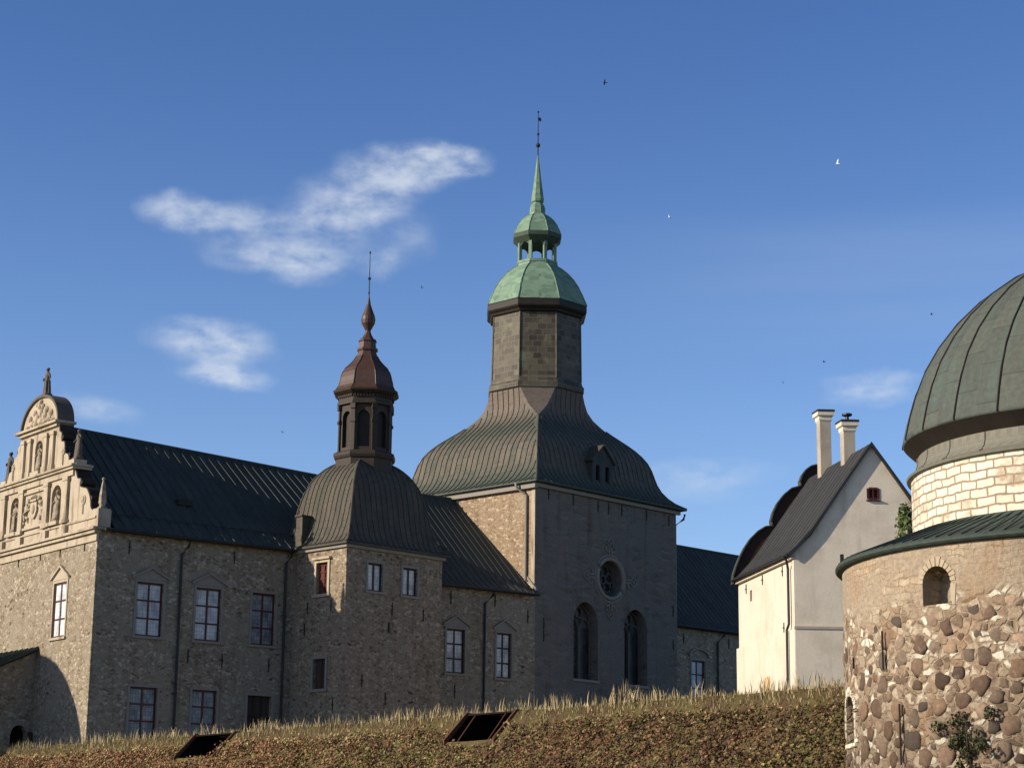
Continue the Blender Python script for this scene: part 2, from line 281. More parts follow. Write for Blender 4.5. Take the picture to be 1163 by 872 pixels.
# ------------------------------------------------------------------ geometry helpers
Z = Vector((0, 0, 1))
class MB:
    """mesh collector"""
    def __init__(s): s.v = []; s.f = []; s.uv = []; s.mi = []; s.cur = 0; s.sm = []; s.smooth = False
    def face(s, pts, uv=None):
        i = len(s.v); s.v += [tuple(p) for p in pts]; s.f.append(tuple(range(i, i+len(pts)))); s.uv.append(uv); s.mi.append(s.cur); s.sm.append(s.smooth)
    def quad(s, a, b, c, d, uv=None): s.face((a, b, c, d), uv)
    def box(s, P, ex, ey, ez):
        """box from corner P with edge vectors"""
        P = Vector(P); ex = Vector(ex); ey = Vector(ey); ez = Vector(ez)
        if ex.cross(ey).dot(ez) < 0: P = P+ex; ex = -ex
        a, b, c, d = P, P+ex, P+ex+ey, P+ey; e, f, g, h = a+ez, b+ez, c+ez, d+ez
        for q in ((a, d, c, b), (e, f, g, h), (a, b, f, e), (b, c, g, f), (c, d, h, g), (d, a, e, h)): s.face(q)
    def prism(s, pts, ext):
        """polygon (list of Vector) extruded by vector ext"""
        ext = Vector(ext); n = len(pts); pts = [Vector(p) for p in pts]
        nn = sum(((pts[i]-pts[0]).cross(pts[i+1]-pts[0]) for i in range(1, n-1)), Vector())
        if nn.dot(ext) > 0: pts = pts[::-1]
        tris = tessellate_polygon([pts])
        for t in tris:
            tv = [pts[i] for i in t]
            if (tv[1]-tv[0]).cross(tv[2]-tv[0]).dot(ext) > 0: tv = tv[::-1]
            s.face(tv); s.face([p+ext for p in tv[::-1]])
        for i in range(n): a, b = pts[i], pts[(i+1) % n]; s.face((b, a, a+ext, b+ext))
    def loft(s, rings, cap0=False, cap1=False, closed=True):
        n = len(rings[0])
        for r0, r1 in zip(rings[:-1], rings[1:]):
            for i in range(n if closed else n-1):
                j = (i+1) % n; s.face((r0[i], r0[j], r1[j], r1[i]))
        if cap0: s.face(rings[0][::-1])
        if cap1: s.face(rings[-1])
    def tube(s, path, r, n=8, cap=True):
        path = [Vector(p) for p in path]; rings = []
        for i, p in enumerate(path):
            d = ((path[min(i+1, len(path)-1)]-path[max(i-1, 0)])).normalized()
            a = d.cross(Z if abs(d.z) < .9 else Vector((1, 0, 0))).normalized(); b = d.cross(a)
            rr = r[i] if hasattr(r, '__len__') else r
            rings.append([p+a*(rr*math.cos(2*PI*k/n))+b*(rr*math.sin(2*PI*k/n)) for k in range(n)])
        s.loft([q[::-1] for q in rings], cap, cap)
    def revolve(s, C, prof, n, a0=0, cap=True):
        rings = [[Vector((C[0]+r*math.cos(a0+2*PI*k/n), C[1]+r*math.sin(a0+2*PI*k/n), z)) for k in range(n)] for r, z in prof]
        s.loft(rings, cap, cap)
    def ball(s, c, r, n=8, sc=(1, 1, 1)):
        c = Vector(c); prof = []
        for i in range(n//2+1):
            t = -PI/2+PI*i/(n//2); prof.append((max(1e-3, r*math.cos(t)), r*math.sin(t)))
        rings = [[c+Vector((q*math.cos(2*PI*k/n)*sc[0], q*math.sin(2*PI*k/n)*sc[1], z*sc[2])) for k in range(n)] for q, z in prof]
        s.loft(rings, True, True)
    def mesh(s, name, mats, merge=False):
        me = bpy.data.meshes.new(name); me.from_pydata(s.v, [], s.f)
        for m in (mats if isinstance(mats, (list, tuple)) else [mats]): me.materials.append(m)
        uvl = me.uv_layers.new(name='UVMap').data
        V = s.v
        for pi, poly in enumerate(me.polygons):
            poly.material_index = s.mi[pi]; poly.use_smooth = s.sm[pi]
            u = s.uv[pi]
            if u is None:
                nrm = poly.normal
                if abs(nrm.z) > .985: t = Vector((1, 0, 0)); b = Vector((0, 1, 0))
                else: t = Z.cross(nrm).normalized(); b = nrm.cross(t)
                for li, vi in zip(poly.loop_indices, poly.vertices):
                    p = Vector(V[vi]); uvl[li].uv = (p.dot(t), p.dot(b))
            else:
                for li, q in zip(poly.loop_indices, u): uvl[li].uv = q
        if merge:
            bm = bmesh.new(); bm.from_mesh(me); bmesh.ops.remove_doubles(bm, verts=bm.verts, dist=1e-4); bm.to_mesh(me); bm.free()
        return me
    def build(s, name, mats, parent=None, merge=False):
        o = bpy.data.objects.new(name, s.mesh(name, mats, merge)); COL.objects.link(o)
        if parent is not None: o.parent = parent
        return o

class Face:
    """a vertical wall plane: origin P, horizontal direction e, outward normal n"""
    def __init__(s, P, e, n): s.P = Vector(P); s.e = Vector(e).normalized(); s.n = Vector(n).normalized()
    def pt(s, u, z, d=0): return Vector((s.P.x, s.P.y, 0))+s.e*u+s.n*d+Z*z
    def box(s, mb, u0, u1, z0, z1, d0, d1): mb.box(s.pt(u0, z0, d0), s.e*(u1-u0), s.n*(d1-d0), Z*(z1-z0))
    def poly(s, mb, pts, d0, d1): mb.prism([s.pt(u, z, d0) for u, z in pts], s.n*(d1-d0))
    def wall(s, mb, outer, holes=(), d=0, depth=.3, back=None):
        """front face with openings, reveals going in by depth"""
        fl = s.e.cross(Z).dot(s.n) < 0
        loops = [outer]+list(holes); flat = [p for l in loops for p in l]
        tris = tessellate_polygon([[Vector((u, z, 0)) for u, z in l] for l in loops])
        for t in tris:
            q = [flat[i] for i in t]
            ar = (q[1][0]-q[0][0])*(q[2][1]-q[0][1])-(q[1][1]-q[0][1])*(q[2][0]-q[0][0])
            if (ar < 0) != fl: q = q[::-1]
            mb.face([s.pt(u, z, d) for u, z in q], [(u, z) for u, z in q])
        for h in holes:
            ar = sum(h[i][0]*h[(i+1) % len(h)][1]-h[(i+1) % len(h)][0]*h[i][1] for i in range(len(h)))
            hh = h if (ar > 0) != fl else h[::-1]
            for i in range(len(hh)):
                a, b = hh[i], hh[(i+1) % len(hh)]
                mb.face((s.pt(*a, d), s.pt(*b, d), s.pt(*b, d-depth), s.pt(*a, d-depth)))
            if back is not None:
                old = mb.cur; mb.cur = back
                mb.face([s.pt(u, z, d-depth) for u, z in hh], [(u, z) for u, z in hh]); mb.cur = old

def rect(u0, u1, z0, z1): return [(u0, z0), (u1, z0), (u1, z1), (u0, z1)]
def arch(u0, u1, z0, zs, zt, pointed=False, n=8):
    pts = [(u0, z0), (u1, z0)]; c = (u0+u1)/2; h = (u1-u0)/2
    if not pointed:
        for i in range(n+1): a = PI*i/n; pts.append((c+h*math.cos(a), zs+(zt-zs)*math.sin(a)))
    else:
        rise = zt-zs; Rr = (h*h+rise*rise)/(2*h); a1 = math.asin(min(1, rise/Rr))
        for i in range(n+1): a = a1*i/n; pts.append((u1-Rr+Rr*math.cos(a), zs+Rr*math.sin(a)))
        for i in range(n-1, -1, -1): a = a1*i/n; pts.append((u0+Rr-Rr*math.cos(a), zs+Rr*math.sin(a)))
    return pts

def thing(name, label, cat, loc=(0, 0, 0), rz=0, group=None):
    o = bpy.data.objects.new(name, None); COL.objects.link(o); o.location = loc; o.rotation_euler = (0, 0, rz); o.empty_display_size = .5
    tag(o, label, cat, group); return o
def tag(o, label, cat, group=None):
    o['label'] = label; o['category'] = cat
    if group: o['group'] = group
    return o
def struct(o): o['kind'] = 'structure'; return o

YARD = 6.55
ZB = 5.0      # foundations below the grass
YW, YC, YT = R(52.62), R(43.31), R(44.99)
def rz_of(yaw): return PI/2-yaw
WO = (-22.6, 110.0, 0); CO = (1.61, 128.5, 0); TC = (-9.28, 114.24, 0)

def window(par, F, u0, u1, z0, z1, cols, rows, pane, frame, ped=None, sill=True, surround='trim', depth=.20, barw=.095, frw=.13):
    """casement set in a reveal: window > pane, surround, sill, pediment"""
    mb = MB(); fw_ = .10
    F.box(mb, u0, u0+fw_, z0, z1, -depth, -depth+.07); F.box(mb, u1-fw_, u1, z0, z1, -depth, -depth+.07)
    F.box(mb, u0+fw_, u1-fw_, z0, z0+fw_, -depth, -depth+.07); F.box(mb, u0+fw_, u1-fw_, z1-fw_, z1, -depth, -depth+.07)
    for i in range(1, cols):
        c = u0+(u1-u0)*i/cols; F.box(mb, c-barw*.55, c+barw*.55, z0+fw_, z1-fw_, -depth, -depth+.06)
    for j in range(1, rows):
        c = z0+(z1-z0)*j/rows
        for i in range(cols):
            a = u0+fw_ if i == 0 else u0+(u1-u0)*i/cols+barw*.55; b = u1-fw_ if i == cols-1 else u0+(u1-u0)*(i+1)/cols-barw*.55
            F.box(mb, a, b, c-barw*.5, c+barw*.5, -depth, -depth+.05)
    wo_ = mb.build('window', M[frame], par)
    pb = MB(); F.wall(pb, rect(u0+.01, u1-.01, z0+.01, z1-.01), d=-depth+.02); pb.build('pane', M[pane], wo_)
    if surround:
        sb = MB()
        F.box(sb, u0-frw, u0, z0, z1+frw, .0, .05); F.box(sb, u1, u1+frw, z0, z1+frw, 0, .05); F.box(sb, u0, u1, z1, z1+frw, 0, .047)
        sb.build('surround', M[surround], wo_)
    if sill:
        sb = MB(); F.box(sb, u0-frw-.07, u1+frw+.07, z0-.14, z0, 0, .12); sb.build('sill', M[surround or 'trim'], wo_)
    if ped:
        h, pm = ped; mb = MB(); a, b, c = u0-frw-.14, u1+frw+.14, (u0+u1)/2; zb = z1+frw+.02
        t = .11
        F.poly(mb, [(a, zb), (b, zb), (b, zb+.07), (c, zb+h), (a, zb+.07)], 0, .05)
        F.poly(mb, [(a-.06, zb+.03), (c, zb+h-.01), (b+.06, zb+.03), (b+.06, zb+.03+t), (c, zb+h+t), (a-.06, zb+.03+t)], .05, .17)
        mb.build('pediment', M[pm], wo_)
    return wo_
def pipe(par, pts, r=.065, m='dark_metal', name='drainpipe'):
    mb = MB(); mb.smooth = True; mb.tube(pts, r, 8); return mb.build(name, M[m], par)
def tie(par, F, u, z, h=.6, w=.05):
    mb = MB(); F.box(mb, u-w/2, u+w/2, z-h/2, z+h/2, .005, .05); F.box(mb, u-w*1.5, u+w*1.5, z-.03, z+.03, .05, .075)
    return mb.build('wall_tie', M['iron'], par)

# ------------------------------------------------------------------ ground and rampart
mb = MB(); mb.quad((-4000, -200, 0), (4000, -200, 0), (4000, 7000, 0), (-4000, 7000, 0))
def ground_fn(T, uv, ob):
    n = T.noise(ob, .05, 5); g = T.noise(ob, 2.0, 5, .6)
    return T.mix(g, T.mix(n, (.07, .08, .03), (.14, .12, .06)), (.10, .09, .04))
M['ground'] = mat('dry meadow', ground_fn, .95, .1)
struct(mb.build('ground', M['ground']))

CA = Vector((-27.17, 110.09)); CAZ = R(142.31)
cd = Vector((math.sin(CAZ), math.cos(CAZ))); dn = Vector((math.sin(CAZ+PI/2), math.cos(CAZ+PI/2)))   # along the crest, down the slope
HC_Z = 6.65
OPEN = [(21.22, 24.84), (41.9, 45.0)]
OT, OD = .95, 1.05
def nz(x, y, s, k=0): return mnoise.noise(Vector((x*s, y*s, k)))
def bank_z(s, t):
    if t <= 0: z = HC_Z-min(.12, -t*.02)
    elif t < 7: z = HC_Z-t*1.105
    else: z = max(-.5, HC_Z-7*1.105-(t-7)*.3)
    return z+nz(s, t, .45, 3)*.09*(1 if t > 1.2 or t < -.5 else .35)
def bpt(s, t, z=None):
    p = CA+cd*s+dn*t; return Vector((p.x, p.y, bank_z(s, t) if z is None else z))
ss = sorted(set([round(-46+i*.5, 3) for i in range(236)]+[q for o in OPEN for q in o]))
ts = [-90, -40, -15, -6, -3, -1.5, -.7, 0.0, OT, 1.3, 1.7, 2.2, 2.8, 3.5, 4.3, 5.2, 6.2, 7, 9, 12]
mb = MB(); mb.smooth = True
for i in range(len(ss)-1):
    for j in range(len(ts)-1):
        sc = (ss[i]+ss[i+1])/2
        if ts[j] == 0.0 and any(a < sc < b for a, b in OPEN): continue
        mb.quad(bpt(ss[i], ts[j]), bpt(ss[i], ts[j+1]), bpt(ss[i+1], ts[j+1]), bpt(ss[i+1], ts[j]))
def soil_fn(T, uv, ob):
    n = T.noise(ob, .8, 5); g = T.noise(ob, 6.0, 5, .6)
    return dict(c=T.mix(T.step(n, .35, .65), T.mix(g, (.07, .045, .025), (.13, .085, .045)), (.12, .10, .04)), h=g, s=.8, d=.1)
M['soil'] = mat('brown soil', soil_fn, .95, .1)
bank = struct(mb.build('grassy_bank', M['soil'], merge=True))

def leaves(name, P, N, size, tint, aspect=1.6, fold=True):
    """one mesh of many small bent leaf faces"""
    n = len(P); d = rng.normal(size=(n, 3)); d /= np.linalg.norm(d, axis=1)[:, None]
    a = np.cross(N+d*.8, d); a /= np.linalg.norm(a, axis=1)[:, None]+1e-9
    b = np.cross(a, N+d*.9); b /= np.linalg.norm(b, axis=1)[:, None]+1e-9
    sz = size[:, None]
    v = np.stack([P-a*sz*aspect*.5, P+b*sz*.5, P+a*sz*aspect*.5, P-b*sz*.5], 1).reshape(-1, 3)
    f = np.arange(n*4).reshape(-1, 4)
    me = bpy.data.meshes.new(name); me.from_pydata(v.tolist(), [], f.tolist()); me.materials.append(M['leaf'])
    at = me.color_attributes.new('tint', 'FLOAT_COLOR', 'CORNER')
    c = np.concatenate([np.repeat(tint, 4, axis=0), np.ones((n*4, 1))], 1); at.data.foreach_set('color', c.astype(np.float32).ravel())
    o = bpy.data.objects.new(name, me); COL.objects.link(o); return o
def pick(pal, wts, n, jit=.25):
    k = rng.choice(len(pal), size=n, p=np.array(wts)/sum(wts)); c = np.array(pal)[k]
    return np.clip(c*(1+rng.normal(size=(n, 1))*jit), .005, .9)
# low bushy ground cover on the slope
nclump = 23000; P = []; Nn = []; Sz = []; Tn = []
bn = np.array([dn.x*.74, dn.y*.74, .67])
pal = [(.215, .100, .050), (.26, .155, .075), (.130, .115, .036), (.21, .185, .055), (.35, .26, .125), (.095, .055, .032)]
k = 0
while k < nclump:
    s = rng.uniform(-6, 63); t = rng.uniform(.55, 5.0)**1.0
    if any(a-.15 < s < b+.42 for a, b in OPEN) and t < OT+.22: continue
    k += 1
    h = max(0, nz(s*1.0, t, .55, 9)+.35)*.32+.05
    red = nz(s, t, .22, 21)+nz(s, t, .9, 5)*.5+.45-s*.017
    red += .15
    base = bpt(s, t)
    m = 6; off = rng.normal(size=(m, 3))*np.array([.10, .10, .08])
    P.append(np.array(base)+bn*h+off); Nn.append(np.tile(bn, (m, 1)))
    Sz.append(rng.uniform(.04, .095, m))
    wts = [max(.1, .95+red*1.5), .85, max(.12, .38-red*.7), max(.08, .30-red*.7), .15, .45+max(0, s-25)*.035]
    if t < .95: wts[4] += (.95-t)*2.6; wts[3] += .15
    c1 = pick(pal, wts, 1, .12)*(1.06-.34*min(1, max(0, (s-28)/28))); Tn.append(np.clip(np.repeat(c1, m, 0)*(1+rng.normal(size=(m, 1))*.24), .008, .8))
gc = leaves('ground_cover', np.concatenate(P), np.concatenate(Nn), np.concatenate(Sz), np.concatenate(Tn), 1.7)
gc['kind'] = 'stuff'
# dry grass along the crest
def grass(name, n, fs, ft, fh, pal, wts, wid=.022):
    v = []; f = []; tint = []
    k = 0
    while k < n:
        s = fs(); t = ft()
        if any(a-.05 < s < b+.12 for a, b in OPEN) and -.05 < t < OT+.12: continue
        if any(b+.1 < s < b+.5 for a, b in OPEN) and fh() > .2: continue
        k += 1
        tuft = .55+.75*max(0, nz(s, 0, 1.1, 2)+.45)+.35*nz(s, t, 4.0, 7)
        h = fh()*max(.25, tuft); p = bpt(s, t)-Z*.03
        a = rng.uniform(0, 2*PI); ln = Vector((math.cos(a), math.sin(a), 0))*h*rng.uniform(.02, .35)
        q = rng.uniform(0, 2*PI); wv = Vector((math.cos(q), math.sin(q), 0))*wid*.5
        m_ = p+ln*.35+Z*h*.6; e = p+ln+Z*h; i = len(v)
        v += [tuple(x) for x in (p-wv, p+wv, m_+wv*.85, m_-wv*.85, e)]; f += [(i, i+1, i+2, i+3), (i+3, i+2, i+4)]
        c = pick(pal, wts, 1)[0]; tint += [(*c, 1)]*7
    me = bpy.data.meshes.new(name); me.from_pydata(v, [], f); me.materials.append(M['leaf'])
    at = me.color_attributes.new('tint', 'FLOAT_COLOR', 'CORNER'); at.data.foreach_set('color', np.array(tint, np.float32).ravel())
    o = bpy.data.objects.new(name, me); COL.objects.link(o); o['kind'] = 'stuff'; return o
gpal = [(.34, .265, .14), (.28, .22, .11), (.20, .175, .075), (.42, .34, .205)]
grass('dry_grass', 16000, lambda: rng.uniform(-8, 63), lambda: rng.uniform(-1.1, .55)-.15*abs(rng.normal()), lambda: rng.uniform(.06, .26), gpal, [3, 3, 2, 1.5])
TUFTS = [(rng.uniform(-8, 63), rng.uniform(.05, .35)) for _ in range(150)]
def tuft_s():
    c, w_ = TUFTS[rng.integers(len(TUFTS))]; return c+rng.normal()*w_
grass('tall_grass', 2300, tuft_s, lambda: rng.uniform(-.9, .25), lambda: rng.uniform(.3, .66), gpal, [4, 2, 1, 3], .03)

# rusty steel openings in the bank
def steel_opening(s0, s1, label, posts):
    o = thing('steel_opening', label, 'steel opening', tuple(bpt((s0+s1)/2, OT, HC_Z-OD)), 0, 'rusty steel openings in the bank')
    O = Vector(o.location)
    def L(s, t, z): return bpt(s, t, z)-O
    zt, zb = HC_Z+.02, HC_Z-OD-.03
    for s in (s0, s1-.07):
        mb = MB(); ex = .13
        prof = [(-.35, zt+.04), (ex*.3, zt+.06), (OT+ex, zb+.10), (OT+ex, zb-.2), (-.35, zb-.2)]
        pts = [L(s, t, z) for t, z in prof]; mb.prism(pts, Vector((cd.x, cd.y, 0))*.07)
        mb.build('side_plate', M['rust'], o)
    mb = MB(); prof = [(-7, zt-.06), (.02, zt-.06), (.02, zt), (-7, zt)]
    mb.prism([L(s0+.07, t, z) for t, z in prof], Vector((cd.x, cd.y, 0))*(s1-s0-.14)); mb.build('top_plate', M['steel_shaded'], o)
    mb = MB()
    a, b = s0+.075, s1-.075
    mb.face([L(a, OT-.02, zb), L(a, -.04, zt-.06), L(a, -7, zt-.06), L(a, -7, zb)]); mb.face([L(b, OT-.02, zb), L(b, -.04, zt-.06), L(b, -7, zt-.06), L(b, -7, zb)])
    mb.quad(L(a, -7, zb), L(b, -7, zb), L(b, -7, zt-.06), L(a, -7, zt-.06)); mb.quad(L(a, OT, zb), L(b, OT, zb), L(b, -7, zb), L(a, -7, zb))
    mb.build('inner_lining', M['steel_shaded'], o)
    for q in posts:
        mb = MB(); s = s0+(s1-s0)*q
        t = .25; z0 = HC_Z-.06; mb.tube([L(s, .06, z0), L(s, OT-.06, zb)], .022, 6); mb.build('bar', M['rust'], o)
steel_opening(*OPEN[0], 'rusty steel framed dark opening in the bank below the palace windows', ())
steel_opening(*OPEN[1], 'rusty steel framed dark opening with thin bars below the middle range', (.2, .8))
# ------------------------------------------------------------------ palace wing with the ornate gable
X = Vector((1, 0, 0)); Y = Vector((0, 1, 0))
pal = thing('palace_wing', 'long stone palace wing with ornate scrolled gable facing left and black sheet roof', 'building', WO, rz_of(YW))
FB = Face((0, 0, 0), X, -Y); FA = Face((0, 0, 0), Y, -X)
PL, PD, PE, GC = 19.9, 16.3, 18.68, 8.15
UPW = [(2.55, 4.18, 13.03, 16.0), (6.23, 7.85, 13.03, 16.0), (9.87, 11.42, 13.05, 16.02)]
LOW = [(2.44, 4.12, 7.5, 10.25), (6.26, 7.84, 7.5, 10.3)]
DOOR = (9.81, 11.4, 6.6, 10.18); AW = (3.42, 5.08, 13.05, 16.12)
mb = MB()
FB.wall(mb, rect(0, PL, ZB, PE), [rect(*q) for q in UPW+LOW+[DOOR]], depth=.3)
FA.wall(mb, rect(0, PD, ZB, PE), [rect(*AW)], depth=.3)
mb.quad((PL, 0, ZB), (PL, PD, ZB), (PL, PD, PE), (PL, 0, PE)); mb.quad((PL, PD, ZB), (0, PD, ZB), (0, PD, PE), (PL, PD, PE))
mb.face([(PL-.05, 0, PE), (PL-.05, PD, PE), (PL-.05, PD/2, 24.9)])
mb.build('wall', M['rubble'], pal)
for i, q in enumerate(UPW): window(pal, FB, *q, 2, 3, 'pane_pale' if i < 2 else 'pane_dim', 'frame', (.62, 'trim_dark') if i < 2 else None, surround='trim_dark')
for q in LOW: window(pal, FB, *q, 2, 3, 'pane_dim', 'frame', None, surround='trim_dark', sill=False)
window(pal, FA, *AW, 2, 3, 'pane_pale', 'frame', (.72, 'ashlar'), surround='ashlar', depth=.10)
mb = MB(); FB.wall(mb, rect(*DOOR), d=-.27); d_ = mb.build('door', M['board'], pal)
mb = MB(); a, b, c, d = DOOR
FB.box(mb, a-.16, a, c, d+.16, 0, .06); FB.box(mb, b, b+.16, c, d+.16, 0, .06); FB.box(mb, a, b, d, d+.16, 0, .057); mb.build('frame', M['trim_dark'], d_)
mb = MB()
for i in range(1, 3): FB.box(mb, a+(b-a)*i/3-.03, a+(b-a)*i/3+.03, c, d, -.265, -.235)
for z in (7.8, 9.0): FB.box(mb, a, b, z-.05, z+.05, -.234, -.21)
mb.build('batten', M['iron'], d_)
# corner quoins and wall ties
for u, z in ((1.95, 17.85), (8.58, 17.9), (8.07, 12.0), (11.12, 11.95), (5.9, 12.1)): tie(pal, FB, u, z, .75)
for y, z in ((1.5, 18.0), (4.6, 18.0), (7.2, 18.05), (10.2, 18.0)): tie(pal, FA, y, z, .8)
pipe(pal, [FB.pt(5.5, 18.62, .42), FB.pt(5.45, 18.2, .36), FB.pt(5.17, 17.75, .12), FB.pt(5.17, 6, .12)], .075)
pipe(pal, [FB.pt(12.25, 18.6, .42), FB.pt(12.2, 18.3, .34), FB.pt(11.98, 17.9, .12), FB.pt(11.98, 6, .12)], .075)
# roof with standing seams
def seam_roof(par, prof, x0, x1, mtl, step=.62, zoff=lambda x, y: 0, name='roof', h=.05, thick=.12):
    """roof slope given as profile (y, z) from eave to ridge, seams along x"""
    mb = MB()
    P = lambda x, y, z: Vector((x, y, z+zoff(x, y)))
    for (y0, z0), (y1, z1) in zip(prof[:-1], prof[1:]):
        n = Vector((0, z0-z1, y1-y0)).normalized()
        if n.z < 0: n = -n
        a = (P(x0, y0, z0), P(x1, y0, z0), P(x1, y1, z1), P(x0, y1, z1))
        if (a[1]-a[0]).cross(a[2]-a[0]).z < 0: a = a[::-1]
        mb.face(a)
        k = int((x1-x0)/step)
        for i in range(k+1):
            x = x0+.1+i*step
            if x > x1-.05: break
            q0, q1 = P(x, y0, z0), P(x, y1, z1); wv = X*.016; hv = n*h
            mb.quad(q0-wv, q1-wv, q1-wv+hv, q0-wv+hv); mb.quad(q0+wv, q0+wv+hv, q1+wv+hv, q1+wv); mb.quad(q0-wv+hv, q1-wv+hv, q1+wv+hv, q0+wv+hv)
    y0, z0 = prof[0]
    mb.quad(P(x0, y0, z0), P(x0, y0, z0-thick), P(x1, y0, z0-thick), P(x1, y0, z0))
    mb.quad(P(x0, y0, z0-thick), P(x0, y0+(.5 if prof[-1][0] > y0 else -.5), z0-thick-.02), P(x1, y0+(.5 if prof[-1][0] > y0 else -.5), z0-thick-.02), P(x1, y0, z0-thick))
    return mb.build(name, M[mtl], par)
sag = lambda x, y: -.045*max(0, x-1)*max(0, 1-abs(y-GC)/GC)
seam_roof(pal, [(-.45, 18.72), (.9, 19.75), (4.5, 22.85), (GC, 25.85)], .8, PL, 'roof_black', .62, sag)
seam_roof(pal, [(PD+.45, 18.72), (PD-.9, 19.75), (GC, 25.85)], .8, PL, 'roof_black', 1.2, sag)
mb = MB(); mb.smooth = True; mb.tube([(.8, GC, 25.87), (7, GC, 25.60), (13, GC, 25.33), (PL, GC, 25.02)], .10, 8); mb.build('ridge_cap', M['roof_black'], pal)
mb = MB(); mb.tube([(.2, -.52, 18.62), (PL, -.52, 18.62)], .09, 8); mb.build('gutter', M['dark_metal'], pal)
mb = MB(); mb.box((6.1, 2.35, 21.0), X*.9, Y*.7, Z*.32); hb_ = mb.build('roof_hatch', M['dark_copper_and_shade'], pal)
mb = MB()
for i in range(16): mb.box((1.2+i*1.15, .55, 19.5), X*.05, Y*.06, Z*.16)
mb.tube([(1.0, .57, 19.68), (PL, .57, 19.68)], .02, 6); mb.build('snow_rail', M['iron'], pal)
# gable
T1, T2 = 22.4, 25.45
mir = lambda pts: pts+[(2*GC-y, z) for y, z in pts[::-1]]
def scroll(pts, n=5):
    """smooth a polyline"""
    out = []
    for i in range(len(pts)-1):
        p0, p1, p2, p3 = pts[max(i-1, 0)], pts[i], pts[i+1], pts[min(i+2, len(pts)-1)]
        for k in range(n):
            t = k/n
            out.append(tuple(.5*((2*p1[j])+(-p0[j]+p2[j])*t+(2*p0[j]-5*p1[j]+4*p2[j]-p3[j])*t*t+(-p0[j]+3*p1[j]-3*p2[j]+p3[j])*t**3) for j in (0, 1)))
    return out+[pts[-1]]
sc1 = scroll([(.55, 19.75), (.85, 19.95), (1.0, 20.5), (1.45, 21.05), (1.95, 21.2), (2.35, 21.35), (2.35, 21.75), (2.75, 21.85), (3.05, 22.4)], 4)
out1 = mir([(0.0, 18.72), (0.0, 19.75)]+sc1)
nich = [(5.34, .62, 19.66, 21.2, 21.8), (2*GC-5.34, .62, 19.66, 21.2, 21.8)]
holes1 = [arch(c-w_, c+w_, a, b, t) for c, w_, a, b, t in nich]
mb = MB(); FA.wall(mb, out1, holes1, d=.12, depth=.55, back=0)
def edge_side(mb, F, out, d0, d1):
    for i in range(len(out)):
        a, b = out[i], out[(i+1) % len(out)]
        mb.quad(F.pt(*a, d0), F.pt(*b, d0), F.pt(*b, d1), F.pt(*a, d1))
    F.wall(mb, out[::-1], d=d1)
edge_side(mb, FA, out1, .12, -.75)
sc2 = scroll([(3.3, 22.75), (3.9, 23.0), (4.15, 23.4), (4.6, 23.6), (4.75, 24.2), (5.15, 24.35), (5.2, 24.8), (5.5, 25.0), (5.55, 25.4)], 4)
out2 = mir([(2.95, 22.68), (2.95, 22.75)]+sc2)
hol2 = [arch(GC-.5, GC+.5, 22.95, 24.35, 24.82)]
FA.wall(mb, out2, hol2, d=.12, depth=.55, back=0); edge_side(mb, FA, out2, .12, -.75)
pedr = 2.45
seg = [(GC-pedr+2*pedr*i/16, 25.62+1.75*math.sqrt(max(0, 1-((-1+2*i/16)**2)))) for i in range(17)]
FA.wall(mb, seg, d=.1); edge_side(mb, FA, seg, .1, -.75)
gab = mb.build('gable', M['ashlar'], pal)
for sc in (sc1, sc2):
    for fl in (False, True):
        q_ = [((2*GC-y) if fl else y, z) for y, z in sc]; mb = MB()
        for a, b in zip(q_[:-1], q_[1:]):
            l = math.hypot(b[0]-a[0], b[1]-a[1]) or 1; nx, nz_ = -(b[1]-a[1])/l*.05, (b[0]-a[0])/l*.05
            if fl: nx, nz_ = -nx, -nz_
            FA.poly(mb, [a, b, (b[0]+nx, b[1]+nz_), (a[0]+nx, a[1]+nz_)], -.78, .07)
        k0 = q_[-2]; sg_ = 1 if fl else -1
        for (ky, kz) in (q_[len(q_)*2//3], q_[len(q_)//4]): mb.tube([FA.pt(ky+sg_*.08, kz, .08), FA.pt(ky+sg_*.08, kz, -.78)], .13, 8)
        mb.build('scroll_edge_strip', M['dark_copper_and_shade'], gab)  # dark strips and rolls along the scroll outlines
mb = MB()
FA.box(mb, -.28, PD+.28, 18.62, 18.76, -.7, .42); FA.box(mb, -.16, PD+.16, 18.44, 18.617, -.1, .28); FA.box(mb, -.06, PD+.06, 18.02, 18.436, -.05, .10)
FA.box(mb, 2.85, PD-2.85, 22.42, 22.56, -.8, .38); FA.box(mb, 2.75, PD-2.75, 22.563, 22.68, -.84, .5); FA.box(mb, 3.1, PD-3.1, 22.08, 22.412, -.6, .24)
FA.box(mb, 5.55, PD-5.55, 25.3, 25.48, -.8, .30); FA.box(mb, 5.35, PD-5.35, 25.483, 25.62, -.85, .48)
FA.box(mb, .02, PD-.02, 19.28, 19.40, -.2, .2)
mb.build('cornice', M['ashlar'], gab)
# curved hood over the round pediment
mb = MB()
for i in range(24):
    t0, t1 = PI*i/24, PI*(i+1)/24
    if 8 <= i < 10 or i == 14 or i == 15: pass
    q = lambda t, r, h: (GC-r*math.cos(t), 25.62+h*math.sin(t))
    a, b, c, d = q(t0, pedr, 1.75), q(t1, pedr, 1.75), q(t1, pedr+.15, 1.91), q(t0, pedr+.15, 1.91)
    FA.poly(mb, [a, b, c, d], -.8, .24)
mb.build('hood', M['statue_dark'], gab)
